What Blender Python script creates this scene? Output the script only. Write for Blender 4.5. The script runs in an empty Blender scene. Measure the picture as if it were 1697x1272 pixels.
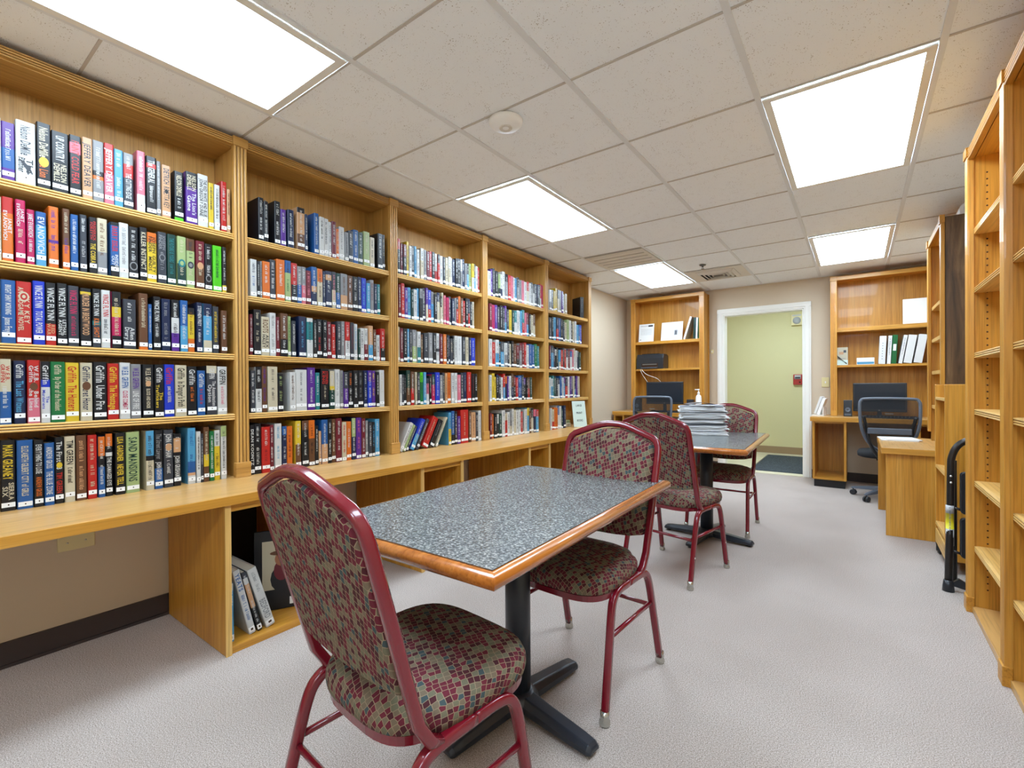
import bpy, bmesh, math, random
from mathutils import Vector, Matrix
random.seed(7)
S = bpy.context.scene
COL = S.collection
R = math.radians

# ---------------------------------------------------------------- camera
FPX, CYPX, YAW, ROLL, PITCH = 777.072072, 643.70581, 0.634914, -0.006562, -0.004753
cam_d = bpy.data.cameras.new('camera')
cam = bpy.data.objects.new('camera', cam_d)
COL.objects.link(cam)
rv = Vector((math.cos(YAW), math.sin(YAW), 0)); fv = Vector((-math.sin(YAW), math.cos(YAW), 0)); uv_ = Vector((0, 0, 1))
f2 = fv * math.cos(PITCH) + uv_ * math.sin(PITCH)
u2 = -fv * math.sin(PITCH) + uv_ * math.cos(PITCH)
r3 = rv * math.cos(ROLL) + u2 * math.sin(ROLL)
u3 = -rv * math.sin(ROLL) + u2 * math.cos(ROLL)
m = Matrix.Identity(4)
for i in range(3):
    m[i][0], m[i][1], m[i][2] = r3[i], u3[i], -f2[i]
m[0][3], m[1][3], m[2][3] = 0, 0, 1.12
cam.matrix_world = m
cam_d.sensor_fit = 'HORIZONTAL'; cam_d.sensor_width = 36.0
cam_d.lens = 36.0 * FPX / 1697.0
cam_d.shift_y = (CYPX - 636.0) / 1697.0
cam_d.clip_start = 0.02
S.camera = cam

# ---------------------------------------------------------------- world, view
w = bpy.data.worlds.new('world'); S.world = w; w.use_nodes = True
w.node_tree.nodes['Background'].inputs[0].default_value = (0.6, 0.65, 0.7, 1)
w.node_tree.nodes['Background'].inputs[1].default_value = 0.05
S.view_settings.view_transform = 'Standard'
S.view_settings.look = 'None'
S.view_settings.gamma = 1.0
S.view_settings.use_curve_mapping = False
S.view_settings.exposure = 1.46
S.cycles.max_bounces = 14
S.cycles.diffuse_bounces = 10
S.cycles.glossy_bounces = 4

# ---------------------------------------------------------------- materials
def s2l(c):
    c = c / 255.0
    return c / 12.92 if c <= 0.04045 else ((c + 0.055) / 1.055) ** 2.4
def rgb(r, g, b): return (s2l(r), s2l(g), s2l(b), 1.0)
MATS = {}
def base(name, col, rough=0.5, metal=0.0, spec=0.5, coat=0.0):
    mt = bpy.data.materials.new(name); mt.use_nodes = True
    b = mt.node_tree.nodes['Principled BSDF']
    b.inputs['Base Color'].default_value = rgb(*col)
    b.inputs['Roughness'].default_value = rough
    b.inputs['Metallic'].default_value = metal
    b.inputs['Specular IOR Level'].default_value = spec
    b.inputs['Coat Weight'].default_value = coat
    MATS[name] = mt
    return mt, mt.node_tree, b
def nd(nt, t, **kw):
    n = nt.nodes.new(t)
    for k, v in kw.items():
        if k in n.inputs.keys(): n.inputs[k].default_value = v
        else: setattr(n, k, v)
    return n
def ramp(nt, stops, interp='LINEAR'):
    n = nt.nodes.new('ShaderNodeValToRGB'); cr = n.color_ramp; cr.interpolation = interp
    while len(cr.elements) < len(stops): cr.elements.new(0.5)
    for e, (p, c) in zip(cr.elements, stops):
        e.position = p; e.color = rgb(*c) if len(c) == 3 else c
    return n
def coords(nt, scale=(1, 1, 1), kind='Object', rot=(0, 0, 0)):
    tc = nt.nodes.new('ShaderNodeTexCoord'); mp = nt.nodes.new('ShaderNodeMapping')
    nt.links.new(tc.outputs[kind], mp.inputs['Vector'])
    mp.inputs['Scale'].default_value = scale; mp.inputs['Rotation'].default_value = rot
    return mp.outputs['Vector']
def bump(nt, b, height, strength, dist=0.002):
    bn = nt.nodes.new('ShaderNodeBump'); bn.inputs['Strength'].default_value = strength; bn.inputs['Distance'].default_value = dist
    nt.links.new(height, bn.inputs['Height']); nt.links.new(bn.outputs['Normal'], b.inputs['Normal'])

def wood(name, dark, mid, light, grain='Z', rough=0.42, freq=16.0, coat=0.15):
    mt, nt, b = base(name, mid, rough, coat=coat)
    sc = {'X': (1.0, freq, freq), 'Y': (freq, 1.0, freq), 'Z': (freq, freq, 1.0)}[grain]
    v = coords(nt, sc)
    n1 = nd(nt, 'ShaderNodeTexNoise', Scale=1.3, Detail=5.0, Roughness=0.6, Distortion=0.8)
    nt.links.new(v, n1.inputs['Vector'])
    r1 = ramp(nt, [(0.30, dark), (0.5, mid), (0.72, light)])
    nt.links.new(n1.outputs['Fac'], r1.inputs['Fac'])
    sc2 = {'X': (3.0, freq * 9, freq * 9), 'Y': (freq * 9, 3.0, freq * 9), 'Z': (freq * 9, freq * 9, 3.0)}[grain]
    v2 = coords(nt, sc2)
    n2 = nd(nt, 'ShaderNodeTexNoise', Scale=1.0, Detail=2.0)
    nt.links.new(v2, n2.inputs['Vector'])
    r2 = ramp(nt, [(0.36, (205, 200, 195)), (0.5, (255, 255, 255))])
    nt.links.new(n2.outputs['Fac'], r2.inputs['Fac'])
    mx = nt.nodes.new('ShaderNodeMixRGB'); mx.blend_type = 'MULTIPLY'; mx.inputs[0].default_value = 0.5
    nt.links.new(r1.outputs[0], mx.inputs[1]); nt.links.new(r2.outputs[0], mx.inputs[2])
    nt.links.new(mx.outputs[0], b.inputs['Base Color'])
    bump(nt, b, n2.outputs['Fac'], 0.12, 0.001)
    return mt
OAK = ((182, 122, 34), (202, 142, 48), (215, 159, 68))
for g in 'XYZ': wood('oak' + g, *OAK, grain=g)
for g in 'XYZ': wood('old_oak' + g, (168, 122, 56), (187, 139, 68), (201, 156, 88), grain=g)
for g in 'XYZ': wood('ply' + g, (208, 158, 80), (222, 178, 102), (232, 194, 124), grain=g)
wood('walnutZ', (58, 38, 20), (98, 70, 42), (140, 108, 70), grain='Z', freq=9.0)
wood('counterY', (198, 150, 84), (208, 161, 96), (216, 171, 108), grain='Y', freq=8.0, rough=0.33)
wood('counterX', (198, 150, 84), (208, 161, 96), (216, 171, 108), grain='X', freq=8.0, rough=0.33)
wood('edge_wood', (158, 88, 30), (182, 106, 40), (200, 126, 58), grain='Y', rough=0.25, coat=0.5)
base('groove', (60, 38, 20), 0.6)
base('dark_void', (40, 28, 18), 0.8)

def speckle(name, stops, scale, rough, bumpk=0.0, detail=2.0, scale2=None):
    mt, nt, b = base(name, stops[0][1], rough)
    v = coords(nt)
    n = nd(nt, 'ShaderNodeTexNoise', Scale=scale, Detail=detail, Roughness=0.7)
    nt.links.new(v, n.inputs['Vector'])
    r = ramp(nt, stops); nt.links.new(n.outputs['Fac'], r.inputs['Fac'])
    nt.links.new(r.outputs[0], b.inputs['Base Color'])
    if bumpk: bump(nt, b, n.outputs['Fac'], bumpk, 0.004)
    return mt, nt, b, r
mt, nt, b, r = speckle('carpet', [(0.34, (118, 106, 98)), (0.5, (182, 169, 160)), (0.64, (220, 210, 203))], 290.0, 0.95, 0.5, 4.0)
b.inputs['Specular IOR Level'].default_value = 0.1
n2 = nd(nt, 'ShaderNodeTexNoise', Scale=2.2, Detail=3.0); nt.links.new(coords(nt), n2.inputs['Vector'])
r2 = ramp(nt, [(0.35, (247, 246, 245)), (0.6, (255, 255, 255))]); nt.links.new(n2.outputs['Fac'], r2.inputs['Fac'])
mx = nt.nodes.new('ShaderNodeMixRGB'); mx.blend_type = 'MULTIPLY'; mx.inputs[0].default_value = 1.0
nt.links.new(r.outputs[0], mx.inputs[1]); nt.links.new(r2.outputs[0], mx.inputs[2]); nt.links.new(mx.outputs[0], b.inputs['Base Color'])
speckle('laminate', [(0.30, (46, 50, 52)), (0.44, (86, 90, 91)), (0.54, (112, 116, 116)), (0.66, (172, 172, 168))], 150.0, 0.22, 0.0, 2.5)
speckle('mat_pile', [(0.35, (24, 30, 38)), (0.6, (70, 80, 90))], 60.0, 0.95, 0.6, 3.0)
speckle('hall_tile', [(0.3, (214, 206, 178)), (0.7, (226, 219, 194))], 6.0, 0.35)
# ceiling tile: off white with scattered pin holes
mt, nt, b = base('ceiling_tile', (245, 249, 253), 0.9, spec=0.1)
v = coords(nt)
n = nd(nt, 'ShaderNodeTexVoronoi', Scale=130.0, Randomness=1.0); nt.links.new(v, n.inputs['Vector'])
nn = nd(nt, 'ShaderNodeTexNoise', Scale=24.0, Detail=2.0); nt.links.new(v, nn.inputs['Vector'])
ad = nd(nt, 'ShaderNodeMath', operation='MULTIPLY_ADD'); nt.links.new(nn.outputs['Fac'], ad.inputs[0]); ad.inputs[1].default_value = -0.55
nt.links.new(n.outputs['Distance'], ad.inputs[2])
r = ramp(nt, [(0.0, (176, 170, 164)), (0.03, (200, 195, 190)), (0.06, (245, 249, 253))])
ad2 = nd(nt, 'ShaderNodeMath', operation='ADD'); nt.links.new(ad.outputs[0], ad2.inputs[0]); ad2.inputs[1].default_value = 0.18
nt.links.new(ad2.outputs[0], r.inputs['Fac']); nt.links.new(r.outputs[0], b.inputs['Base Color'])
bump(nt, b, r.outputs[0], 0.25, 0.002)

def paint(name, col, rough=0.75):
    mt, nt, b = base(name, col, rough, spec=0.25)
    n = nd(nt, 'ShaderNodeTexNoise', Scale=260.0, Detail=2.0); nt.links.new(coords(nt), n.inputs['Vector'])
    bump(nt, b, n.outputs['Fac'], 0.08, 0.001)
paint('wall_paint', (208, 192, 168)); paint('hall_paint', (224, 216, 168))
base('trim_white', (238, 236, 228), 0.35); base('tee', (226, 229, 232), 0.5); base('tee_line', (196, 190, 184), 0.7)
base('rubber_base', (58, 46, 42), 0.45); base('tan_base', (158, 132, 100), 0.5); base('kick', (26, 24, 26), 0.5)
base('plate_ivory', (226, 214, 160), 0.35); base('plastic_white', (244, 244, 242), 0.35); base('vent', (220, 214, 204), 0.45); base('vent_dark', (60, 56, 52), 0.8)
base('maroon', (116, 12, 30), 0.24, coat=0.6); base('black_metal', (36, 40, 48), 0.33); base('chrome', (190, 190, 182), 0.25, metal=0.85)
base('black_plastic', (34, 37, 42), 0.32); base('screen', (30, 38, 48), 0.18); base('grey_plastic', (92, 100, 112), 0.4); base('tube_dark', (44, 40, 38), 0.28, metal=0.3)
base('fabric_black', (26, 28, 32), 0.85); base('news', (240, 240, 240), 0.85); base('news_dark', (130, 132, 138), 0.85); base('paper', (224, 224, 222), 0.7)
base('label_yellow', (226, 214, 40), 0.4); base('label_grey', (186, 188, 190), 0.4); base('alarm_red', (178, 52, 48), 0.35); base('screw', (205, 200, 190), 0.3, metal=0.6)
base('skin_tone', (150, 96, 66), 0.6); base('hole', (60, 36, 16), 0.9); base('page_edge', (196, 188, 170), 0.85); base('mint', (196, 214, 206), 0.6); base('cable', (226, 218, 200), 0.4)
base('plate_steel', (120, 120, 118), 0.3, metal=0.5)
# mesh of an office chair back: woven with open holes between the threads
mt, nt, b = base('mesh_weave', (20, 22, 26), 0.7)
v = coords(nt, (1, 1, 1), 'UV')
ck = nd(nt, 'ShaderNodeTexVoronoi', Scale=260.0, Randomness=0.0); nt.links.new(v, ck.inputs['Vector'])
gt = nd(nt, 'ShaderNodeMath', operation='GREATER_THAN'); gt.inputs[1].default_value = 0.34; nt.links.new(ck.outputs['Distance'], gt.inputs[0])
nt.links.new(gt.outputs[0], b.inputs['Alpha'])
# upholstery: slanted little blocks of wine, sage and grey with pale outlines
mt, nt, b = base('upholstery', (110, 60, 66), 0.85, spec=0.2)
v = coords(nt, (78.0, 64.0, 1.0), 'UV', (0, 0, R(20)))
vo = nd(nt, 'ShaderNodeTexVoronoi', voronoi_dimensions='2D', Scale=1.0, Randomness=0.34); nt.links.new(v, vo.inputs['Vector'])
ve = nd(nt, 'ShaderNodeTexVoronoi', voronoi_dimensions='2D', feature='DISTANCE_TO_EDGE', Scale=1.0, Randomness=0.34); nt.links.new(v, ve.inputs['Vector'])
sp = nt.nodes.new('ShaderNodeSeparateColor'); nt.links.new(vo.outputs['Color'], sp.inputs[0])
rc = ramp(nt, [(0.0, (104, 40, 52)), (0.36, (76, 36, 42)), (0.58, (110, 106, 86)), (0.76, (116, 102, 84)), (0.92, (66, 80, 82))], 'CONSTANT')
nt.links.new(sp.outputs[0], rc.inputs['Fac'])
re = ramp(nt, [(0.035, (255, 255, 255)), (0.065, (0, 0, 0))]); nt.links.new(ve.outputs['Distance'], re.inputs['Fac'])
mx = nt.nodes.new('ShaderNodeMixRGB'); nt.links.new(re.outputs[0], mx.inputs[0]); nt.links.new(rc.outputs[0], mx.inputs[1]); mx.inputs[2].default_value = rgb(150, 132, 108)
nt.links.new(mx.outputs[0], b.inputs['Base Color'])
bump(nt, b, ve.outputs['Distance'], 0.15, 0.001)
# lamp diffuser: the tubes behind it show as soft brighter bands
def diffuser(name, strength):
    mt, nt, b = base(name, (250, 250, 250), 0.4)
    v = coords(nt, (1, 1, 1))
    wv = nd(nt, 'ShaderNodeTexWave', wave_type='BANDS', bands_direction='X', Scale=1.15, Distortion=0.0); nt.links.new(v, wv.inputs['Vector'])
    mr = nd(nt, 'ShaderNodeMapRange'); nt.links.new(wv.outputs['Fac'], mr.inputs[0]); mr.inputs[3].default_value = strength * 0.93; mr.inputs[4].default_value = strength * 1.05
    b.inputs['Emission Color'].default_value = (0.80, 1.0, 1.19, 1)
    nt.links.new(mr.outputs[0], b.inputs['Emission Strength'])
diffuser('diffuser', 6.0); diffuser('diffuser_hall', 5.8)

PAL = {'K': (24, 25, 30, 'black'), 'A': (62, 66, 74, 'slate'), 'E': (150, 150, 152, 'grey'), 'W': (232, 232, 228, 'white'), 'C': (224, 212, 180, 'cream'),
       'c': (226, 172, 124, 'peach'), 'N': (28, 42, 78, 'navy'), 'Z': (32, 62, 205, 'bright blue'), 'B': (38, 98, 168, 'blue'), 'S': (88, 172, 218, 'sky blue'),
       'T': (40, 135, 140, 'teal'), 'D': (24, 66, 58, 'dark green'), 'G': (20, 122, 62, 'green'), 'L': (92, 218, 30, 'lime'), 'F': (178, 198, 132, 'pale green'),
       'Y': (240, 206, 52, 'yellow'), 'O': (236, 118, 34, 'orange'), 'R': (208, 40, 34, 'red'), 'M': (122, 30, 46, 'maroon'), 'H': (206, 26, 92, 'magenta'),
       'I': (236, 122, 142, 'pink'), 'P': (96, 46, 152, 'purple'), 'U': (112, 72, 46, 'brown')}
for k, c in PAL.items():
    base('cover_' + c[3].replace(' ', '_'), tuple(int(q * .80) for q in c[:3]), 0.34, spec=0.4)
def pm(k): return 'cover_' + PAL[k][3].replace(' ', '_')

# ---------------------------------------------------------------- mesh helpers
class MB:
    def __init__(s): s.v = []; s.f = []; s.mi = []; s.ml = []; s.uv = {}; s.sm = set()
    def mat(s, name):
        if name not in s.ml: s.ml.append(name)
        return s.ml.index(name)
    def face(s, idx, m, uv=None, smooth=False):
        if uv: s.uv[len(s.f)] = uv
        if smooth: s.sm.add(len(s.f))
        s.f.append(tuple(idx)); s.mi.append(s.mat(m))
    def quad(s, a, b, c, d, m):
        n = len(s.v); s.v += [tuple(a), tuple(b), tuple(c), tuple(d)]; s.face((n, n + 1, n + 2, n + 3), m)
    def box(s, x0, x1, y0, y1, z0, z1, m, top=None, M=None, front=None):
        n = len(s.v)
        p = [(x0, y0, z0), (x1, y0, z0), (x1, y1, z0), (x0, y1, z0), (x0, y0, z1), (x1, y0, z1), (x1, y1, z1), (x0, y1, z1)]
        if M is not None: p = [tuple(M @ Vector(q)) for q in p]
        s.v += p
        for i, q in enumerate(((0, 3, 2, 1), (4, 5, 6, 7), (0, 1, 5, 4), (1, 2, 6, 5), (2, 3, 7, 6), (3, 0, 4, 7))):
            s.face([n + k for k in q], (top if (i == 1 and top) else front if (i == 3 and front) else m))
    def prism(s, prof, axis, a0, a1, m, cap=True, mats=None):
        # prof: list of (p, q); axis X: (y,z)  Y: (x,z)  Z: (x,y)
        def pt(p, q, a): return {'X': (a, p, q), 'Y': (p, a, q), 'Z': (p, q, a)}[axis]
        n = len(s.v); k = len(prof)
        s.v += [pt(p, q, a0) for p, q in prof] + [pt(p, q, a1) for p, q in prof]
        for i in range(k):
            j = (i + 1) % k
            s.face((n + i, n + j, n + k + j, n + k + i), mats[i] if mats else m)
        if cap:
            s.face([n + i for i in range(k)][::-1], m); s.face([n + k + i for i in range(k)], m)
    def sweep(s, path, prof, m, closed=False, cap=True, up=None):
        P = [Vector(p) for p in path]; N = len(P); K = len(prof); n = len(s.v)
        T = []
        for i in range(N):
            a = P[i - 1] if (i > 0 or closed) else P[i]; c = P[(i + 1) % N] if (i < N - 1 or closed) else P[i]
            T.append((c - a).normalized())
        u = Vector(up) if up else (Vector((0, 0, 1)) if abs(T[0].z) < 0.9 else Vector((1, 0, 0)))
        u = (u - T[0] * u.dot(T[0])).normalized()
        for i in range(N):
            u = (u - T[i] * u.dot(T[i])).normalized(); r = T[i].cross(u)
            for a, b_ in prof: s.v.append(tuple(P[i] + r * a + u * b_))
        for i in range(N if closed else N - 1):
            for k in range(K):
                i2 = (i + 1) % N; k2 = (k + 1) % K
                s.face((n + i * K + k, n + i * K + k2, n + i2 * K + k2, n + i2 * K + k), m, smooth=True)
        if cap and not closed:
            s.face([n + k for k in range(K)][::-1], m); s.face([n + (N - 1) * K + k for k in range(K)], m)
    def lathe(s, prof, m, c=(0, 0, 0), seg=24, axis='Z', mats=None):
        n = len(s.v); K = len(prof)
        for j in range(seg):
            a = 2 * math.pi * j / seg; ca, sa = math.cos(a), math.sin(a)
            for r_, z in prof:
                q = {'Z': (r_ * ca, r_ * sa, z), 'Y': (r_ * ca, z, r_ * sa), 'X': (z, r_ * ca, r_ * sa)}[axis]
                s.v.append((c[0] + q[0], c[1] + q[1], c[2] + q[2]))
        for j in range(seg):
            j2 = (j + 1) % seg
            for k in range(K - 1):
                s.face((n + j * K + k, n + j2 * K + k, n + j2 * K + k + 1, n + j * K + k + 1), mats[k] if mats else m, smooth=True)
        s.face([n + j * K for j in range(seg)][::-1], mats[0] if mats else m); s.face([n + j * K + K - 1 for j in range(seg)], mats[-1] if mats else m)
    def rings(s, rings, m, uvf=None, cap0=True, cap1=True, smooth=True):
        n = len(s.v); K = len(rings[0])
        for rg in rings: s.v += [tuple(p) for p in rg]
        def U(ids): return [uvf(s.v[i]) for i in ids] if uvf else None
        for i in range(len(rings) - 1):
            for k in range(K):
                k2 = (k + 1) % K; ids = (n + i * K + k, n + i * K + k2, n + (i + 1) * K + k2, n + (i + 1) * K + k)
                s.face(ids, m, U(ids), smooth)
        if cap0: ids = [n + k for k in range(K)][::-1]; s.face(ids, m, U(ids))
        if cap1: ids = [n + (len(rings) - 1) * K + k for k in range(K)]; s.face(ids, m, U(ids))
    def build(s, name, parent=None, loc=(0, 0, 0), rotz=0.0, bevel=0.0, bseg=2, fix=True):
        me = bpy.data.meshes.new(name)
        me.from_pydata(s.v, [], s.f)
        for k in s.ml: me.materials.append(MATS[k])
        me.polygons.foreach_set('material_index', s.mi)
        if s.sm: me.polygons.foreach_set('use_smooth', [i in s.sm for i in range(len(s.f))])
        if s.uv:
            lay = me.uv_layers.new(name='UVMap')
            for fi, uvs in s.uv.items():
                for li, q in zip(me.polygons[fi].loop_indices, uvs): lay.data[li].uv = q
        if fix:
            bm = bmesh.new(); bm.from_mesh(me); bmesh.ops.recalc_face_normals(bm, faces=bm.faces); bm.to_mesh(me); bm.free()
        me.update()
        o = bpy.data.objects.new(name, me); COL.objects.link(o)
        o.location = loc; o.rotation_euler = (0, 0, rotz)
        if parent is not None: o.parent = parent
        if bevel:
            md = o.modifiers.new('bevel', 'BEVEL'); md.width = bevel; md.segments = bseg; md.limit_method = 'ANGLE'; md.angle_limit = R(40)
        return o
def tag(o, label=None, cat=None, group=None, kind=None):
    if label: o['label'] = label
    if cat: o['category'] = cat
    if group: o['group'] = group
    if kind: o['kind'] = kind
    return o
def thing(name, label, cat, loc=(0, 0, 0), rotz=0.0, group=None):
    o = bpy.data.objects.new(name, None); COL.objects.link(o); o.empty_display_size = 0.05
    o.location = loc; o.rotation_euler = (0, 0, rotz)
    return tag(o, label, cat, group)
def dup(root, loc, rotz, label, group=None):
    def cp(o, par):
        c = o.copy(); COL.objects.link(c); c.parent = par
        for ch in [q for q in KIDS.get(o.name, [])]: cp(ch, c)
        return c
    r_ = cp(root, None); r_.location = loc; r_.rotation_euler = (0, 0, rotz); r_['label'] = label
    if group: r_['group'] = group
    return r_
KIDS = {}
def kids_of(root):
    for o in list(COL.objects):
        if o.parent is not None: KIDS.setdefault(o.parent.name, []).append(o)
def struct(mb, name, bevel=0.0):
    return tag(mb.build(name, bevel=bevel), kind='structure')
def rrect(w_, h_, r_, n=3):
    out = []
    for cx, cy, a0 in ((w_ / 2 - r_, h_ / 2 - r_, 0), (-w_ / 2 + r_, h_ / 2 - r_, 90), (-w_ / 2 + r_, -h_ / 2 + r_, 180), (w_ / 2 - r_, -h_ / 2 + r_, 270)):
        for i in range(n + 1):
            a = R(a0 + 90.0 * i / n); out.append((cx + r_ * math.cos(a), cy + r_ * math.sin(a)))
    return out
def circ(r_, n=10): return [(r_ * math.cos(2 * math.pi * i / n), r_ * math.sin(2 * math.pi * i / n)) for i in range(n)]
def smooth_path(pts, n=6):
    P = [Vector(p) for p in pts]; out = []
    for i in range(len(P) - 1):
        p0 = P[max(i - 1, 0)]; p1 = P[i]; p2 = P[i + 1]; p3 = P[min(i + 2, len(P) - 1)]
        for k in range(n):
            t = k / n
            out.append(0.5 * ((2 * p1) + (-p0 + p2) * t + (2 * p0 - 5 * p1 + 4 * p2 - p3) * t * t + (-p0 + 3 * p1 - 3 * p2 + p3) * t ** 3))
    out.append(P[-1]); return out

# ---------------------------------------------------------------- lettering: every glyph meshed once from the built-in font
GL = {}
def make_glyphs(chars):
    objs = []
    for ch in chars:
        cu = bpy.data.curves.new('glyph', 'FONT'); cu.body = ch; cu.size = 1.0; cu.resolution_u = 2; cu.offset = 0.022
        o = bpy.data.objects.new('glyph', cu); COL.objects.link(o); objs.append((ch, o))
    bpy.context.view_layer.update()
    dg = bpy.context.evaluated_depsgraph_get()
    for ch, o in objs:
        me = bpy.data.meshes.new_from_object(o.evaluated_get(dg))
        vs = [(v.co.x, v.co.y) for v in me.vertices]; fs = [tuple(p.vertices) for p in me.polygons]
        x0 = min(v[0] for v in vs); x1 = max(v[0] for v in vs)
        GL[ch] = ([(v[0] - x0, v[1]) for v in vs], fs, x1 - x0)
        bpy.data.meshes.remove(me)
    for ch, o in objs:
        cu = o.data; bpy.data.objects.remove(o); bpy.data.curves.remove(cu)
def text_width(t): return sum((GL[c][2] + 0.10) if c != ' ' else 0.34 for c in t) - 0.10
def put_text(mb, t, m, org, ax, up, hgt, length=None, center=True, off=None):
    """lettering of cap height hgt starting at org, running along ax; stretched to length when given"""
    w_ = text_width(t); k = hgt / 0.70
    sx = (length / w_) if length else k
    org = Vector(org); ax = Vector(ax); up = Vector(up); x = 0.0
    for c in t:
        if c == ' ': x += 0.34; continue
        vs, fs, gw = GL[c]; n = len(mb.v)
        mb.v += [tuple(org + ax * ((x + a) * sx) + up * (b_ * k)) for a, b_ in vs]
        for f in fs: mb.face([n + i for i in f], m)
        x += gw + 0.10
def put_scribble(mb, m, org, ax, up, hgt, length, rnd):
    """lettering too small to read: uneven strokes in a row"""
    org = Vector(org); ax = Vector(ax); up = Vector(up); x = 0.0
    while x < length - hgt * 0.3:
        if rnd.random() < 0.14: x += hgt * 0.45; continue
        g = hgt * rnd.uniform(0.28, 0.55); lo = 0.0 if rnd.random() < 0.8 else -0.12; hi = rnd.choice((1.0, 0.74, 0.74, 1.0))
        st = max(hgt * 0.14, 0.0006)
        def bar(a, b_, c, d):
            n = len(mb.v)
            mb.v += [tuple(org + ax * p + up * q) for p, q in ((a, c), (b_, c), (b_, d), (a, d))]; mb.face((n, n + 1, n + 2, n + 3), m)
        bar(x, x + st, lo * hgt, hi * hgt)
        if rnd.random() < 0.6: bar(x + g - st, x + g, 0, 0.74 * hgt)
        if rnd.random() < 0.6: bar(x + st, x + g - st, (hi - 0.16) * hgt, hi * hgt)
        if rnd.random() < 0.5: bar(x + st, x + g - st, 0, 0.15 * hgt)
        x += g + hgt * 0.14
make_glyphs(sorted(set("ABCDEFGHIJKLMNOPQRSTUVWXYZabcdefghijklmnopqrstuvwxyz.,'&0123456789-")))

# ---------------------------------------------------------------- room shell
XL, XR, YN, YB, ZC = -2.78, 0.74, -2.2, 6.685, 2.4
DX0, DX1, DZ = -1.429, -0.522, 2.045
b = MB(); b.box(XL - .1, XR + .1, YN - .1, YB + .06, -.1, 0, 'carpet'); struct(b, 'floor')
b = MB(); b.box(XL - .1, XR + .1, YN - .1, YB + .13, ZC, ZC + .08, 'ceiling_tile'); struct(b, 'ceiling')
b = MB(); b.box(XL - .1, XL, YN - .1, YB + .13, 0, ZC, 'wall_paint'); struct(b, 'wall_left')
b = MB(); b.box(XR, XR + .1, YN - .1, YB + .13, 0, ZC, 'wall_paint'); struct(b, 'wall_right')
b = MB(); b.box(XL, XR, YN - .1, YN, 0, ZC, 'wall_paint'); struct(b, 'wall_near')
b = MB(); b.box(XL, DX0, YB, YB + .12, 0, ZC, 'wall_paint'); b.box(DX1, XR, YB, YB + .12, 0, ZC, 'wall_paint'); b.box(DX0, DX1, YB, YB + .12, DZ, ZC, 'wall_paint'); struct(b, 'wall_back')
# ceiling grid
GX, GY, GT = -0.9724, 1.7334, 0.6173
b = MB()
for j in range(-2, 3):
    x = GX + j * GT; b.box(x - .012, x + .012, YN, YB, ZC - .006, ZC - .0003, 'tee')
for i in range(-6, 9):
    y = GY + i * GT
    if YN < y < YB: b.box(XL, XR, y - .005, y + .005, ZC - .0045, ZC - .0002, 'tee_line')
b.box(XL, XL + .02, YN, YB, ZC - .006, ZC - .0003, 'tee'); b.box(XL, XR, YB - .02, YB, ZC - .006, ZC - .0003, 'tee')
struct(b, 'trim_1')
# door casing, open doorway
b = MB(); cw = .076
for x0, x1 in ((DX0 - cw, DX0 + .002), (DX1 - .002, DX1 + cw)):
    b.box(x0, x1, YB - .018, YB, 0, DZ + cw, 'trim_white'); b.box(x0 + .018, x1 - .018, YB - .026, YB - .017, 0, DZ + cw * .8, 'trim_white')
b.box(DX0 - cw, DX1 + cw, YB - .0185, YB, DZ - .002, DZ + cw, 'trim_white'); b.box(DX0 - cw, DX1 + cw, YB - .0265, YB - .017, DZ + .018, DZ + cw - .018, 'trim_white')
b.box(DX0 - .001, DX0 + .016, YB - .01, YB + .13, 0, DZ, 'trim_white'); b.box(DX1 - .016, DX1 + .001, YB - .01, YB + .13, 0, DZ, 'trim_white'); b.box(DX0, DX1, YB - .01, YB + .13, DZ - .016, DZ + .001, 'trim_white')
struct(b, 'door_1', .003)
b = MB(); b.box(DX0, DX1, YB - .03, YB + .13, -.002, .006, 'hall_tile'); struct(b, 'trim_2')
b = MB(); b.box(XL, XL + .012, YN, YB, 0, .10, 'rubber_base'); b.box(XL, XL + .022, YN, YB, 0, .012, 'rubber_base'); struct(b, 'baseboard_left')
b = MB(); b.box(XL, DX0 - cw, YB - .012, YB, 0, .10, 'rubber_base'); b.box(DX1 + cw, XR, YB - .012, YB, 0, .10, 'rubber_base'); struct(b, 'baseboard_back')
# hall beyond the doorway
HY = 8.75
b = MB(); b.box(-3.2, 1.2, YB + .06, HY + .1, -.1, -.001, 'hall_tile'); struct(b, 'floor_hall')
b = MB(); b.box(-3.2, 1.2, HY, HY + .1, 0, 2.5, 'hall_paint'); struct(b, 'wall_hall')
b = MB(); b.box(-3.3, -3.2, YB + .12, HY + .1, 0, 2.5, 'hall_paint'); struct(b, 'wall_hall_left')
b = MB(); b.box(1.2, 1.3, YB + .12, HY + .1, 0, 2.5, 'hall_paint'); struct(b, 'wall_hall_right')
b = MB(); b.box(-3.3, 1.3, YB + .13, HY + .1, 2.5, 2.58, 'ceiling_tile'); struct(b, 'ceiling_hall')
b = MB(); b.box(-3.2, 1.2, HY - .012, HY, 0, .11, 'tan_base'); struct(b, 'baseboard_hall')

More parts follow.
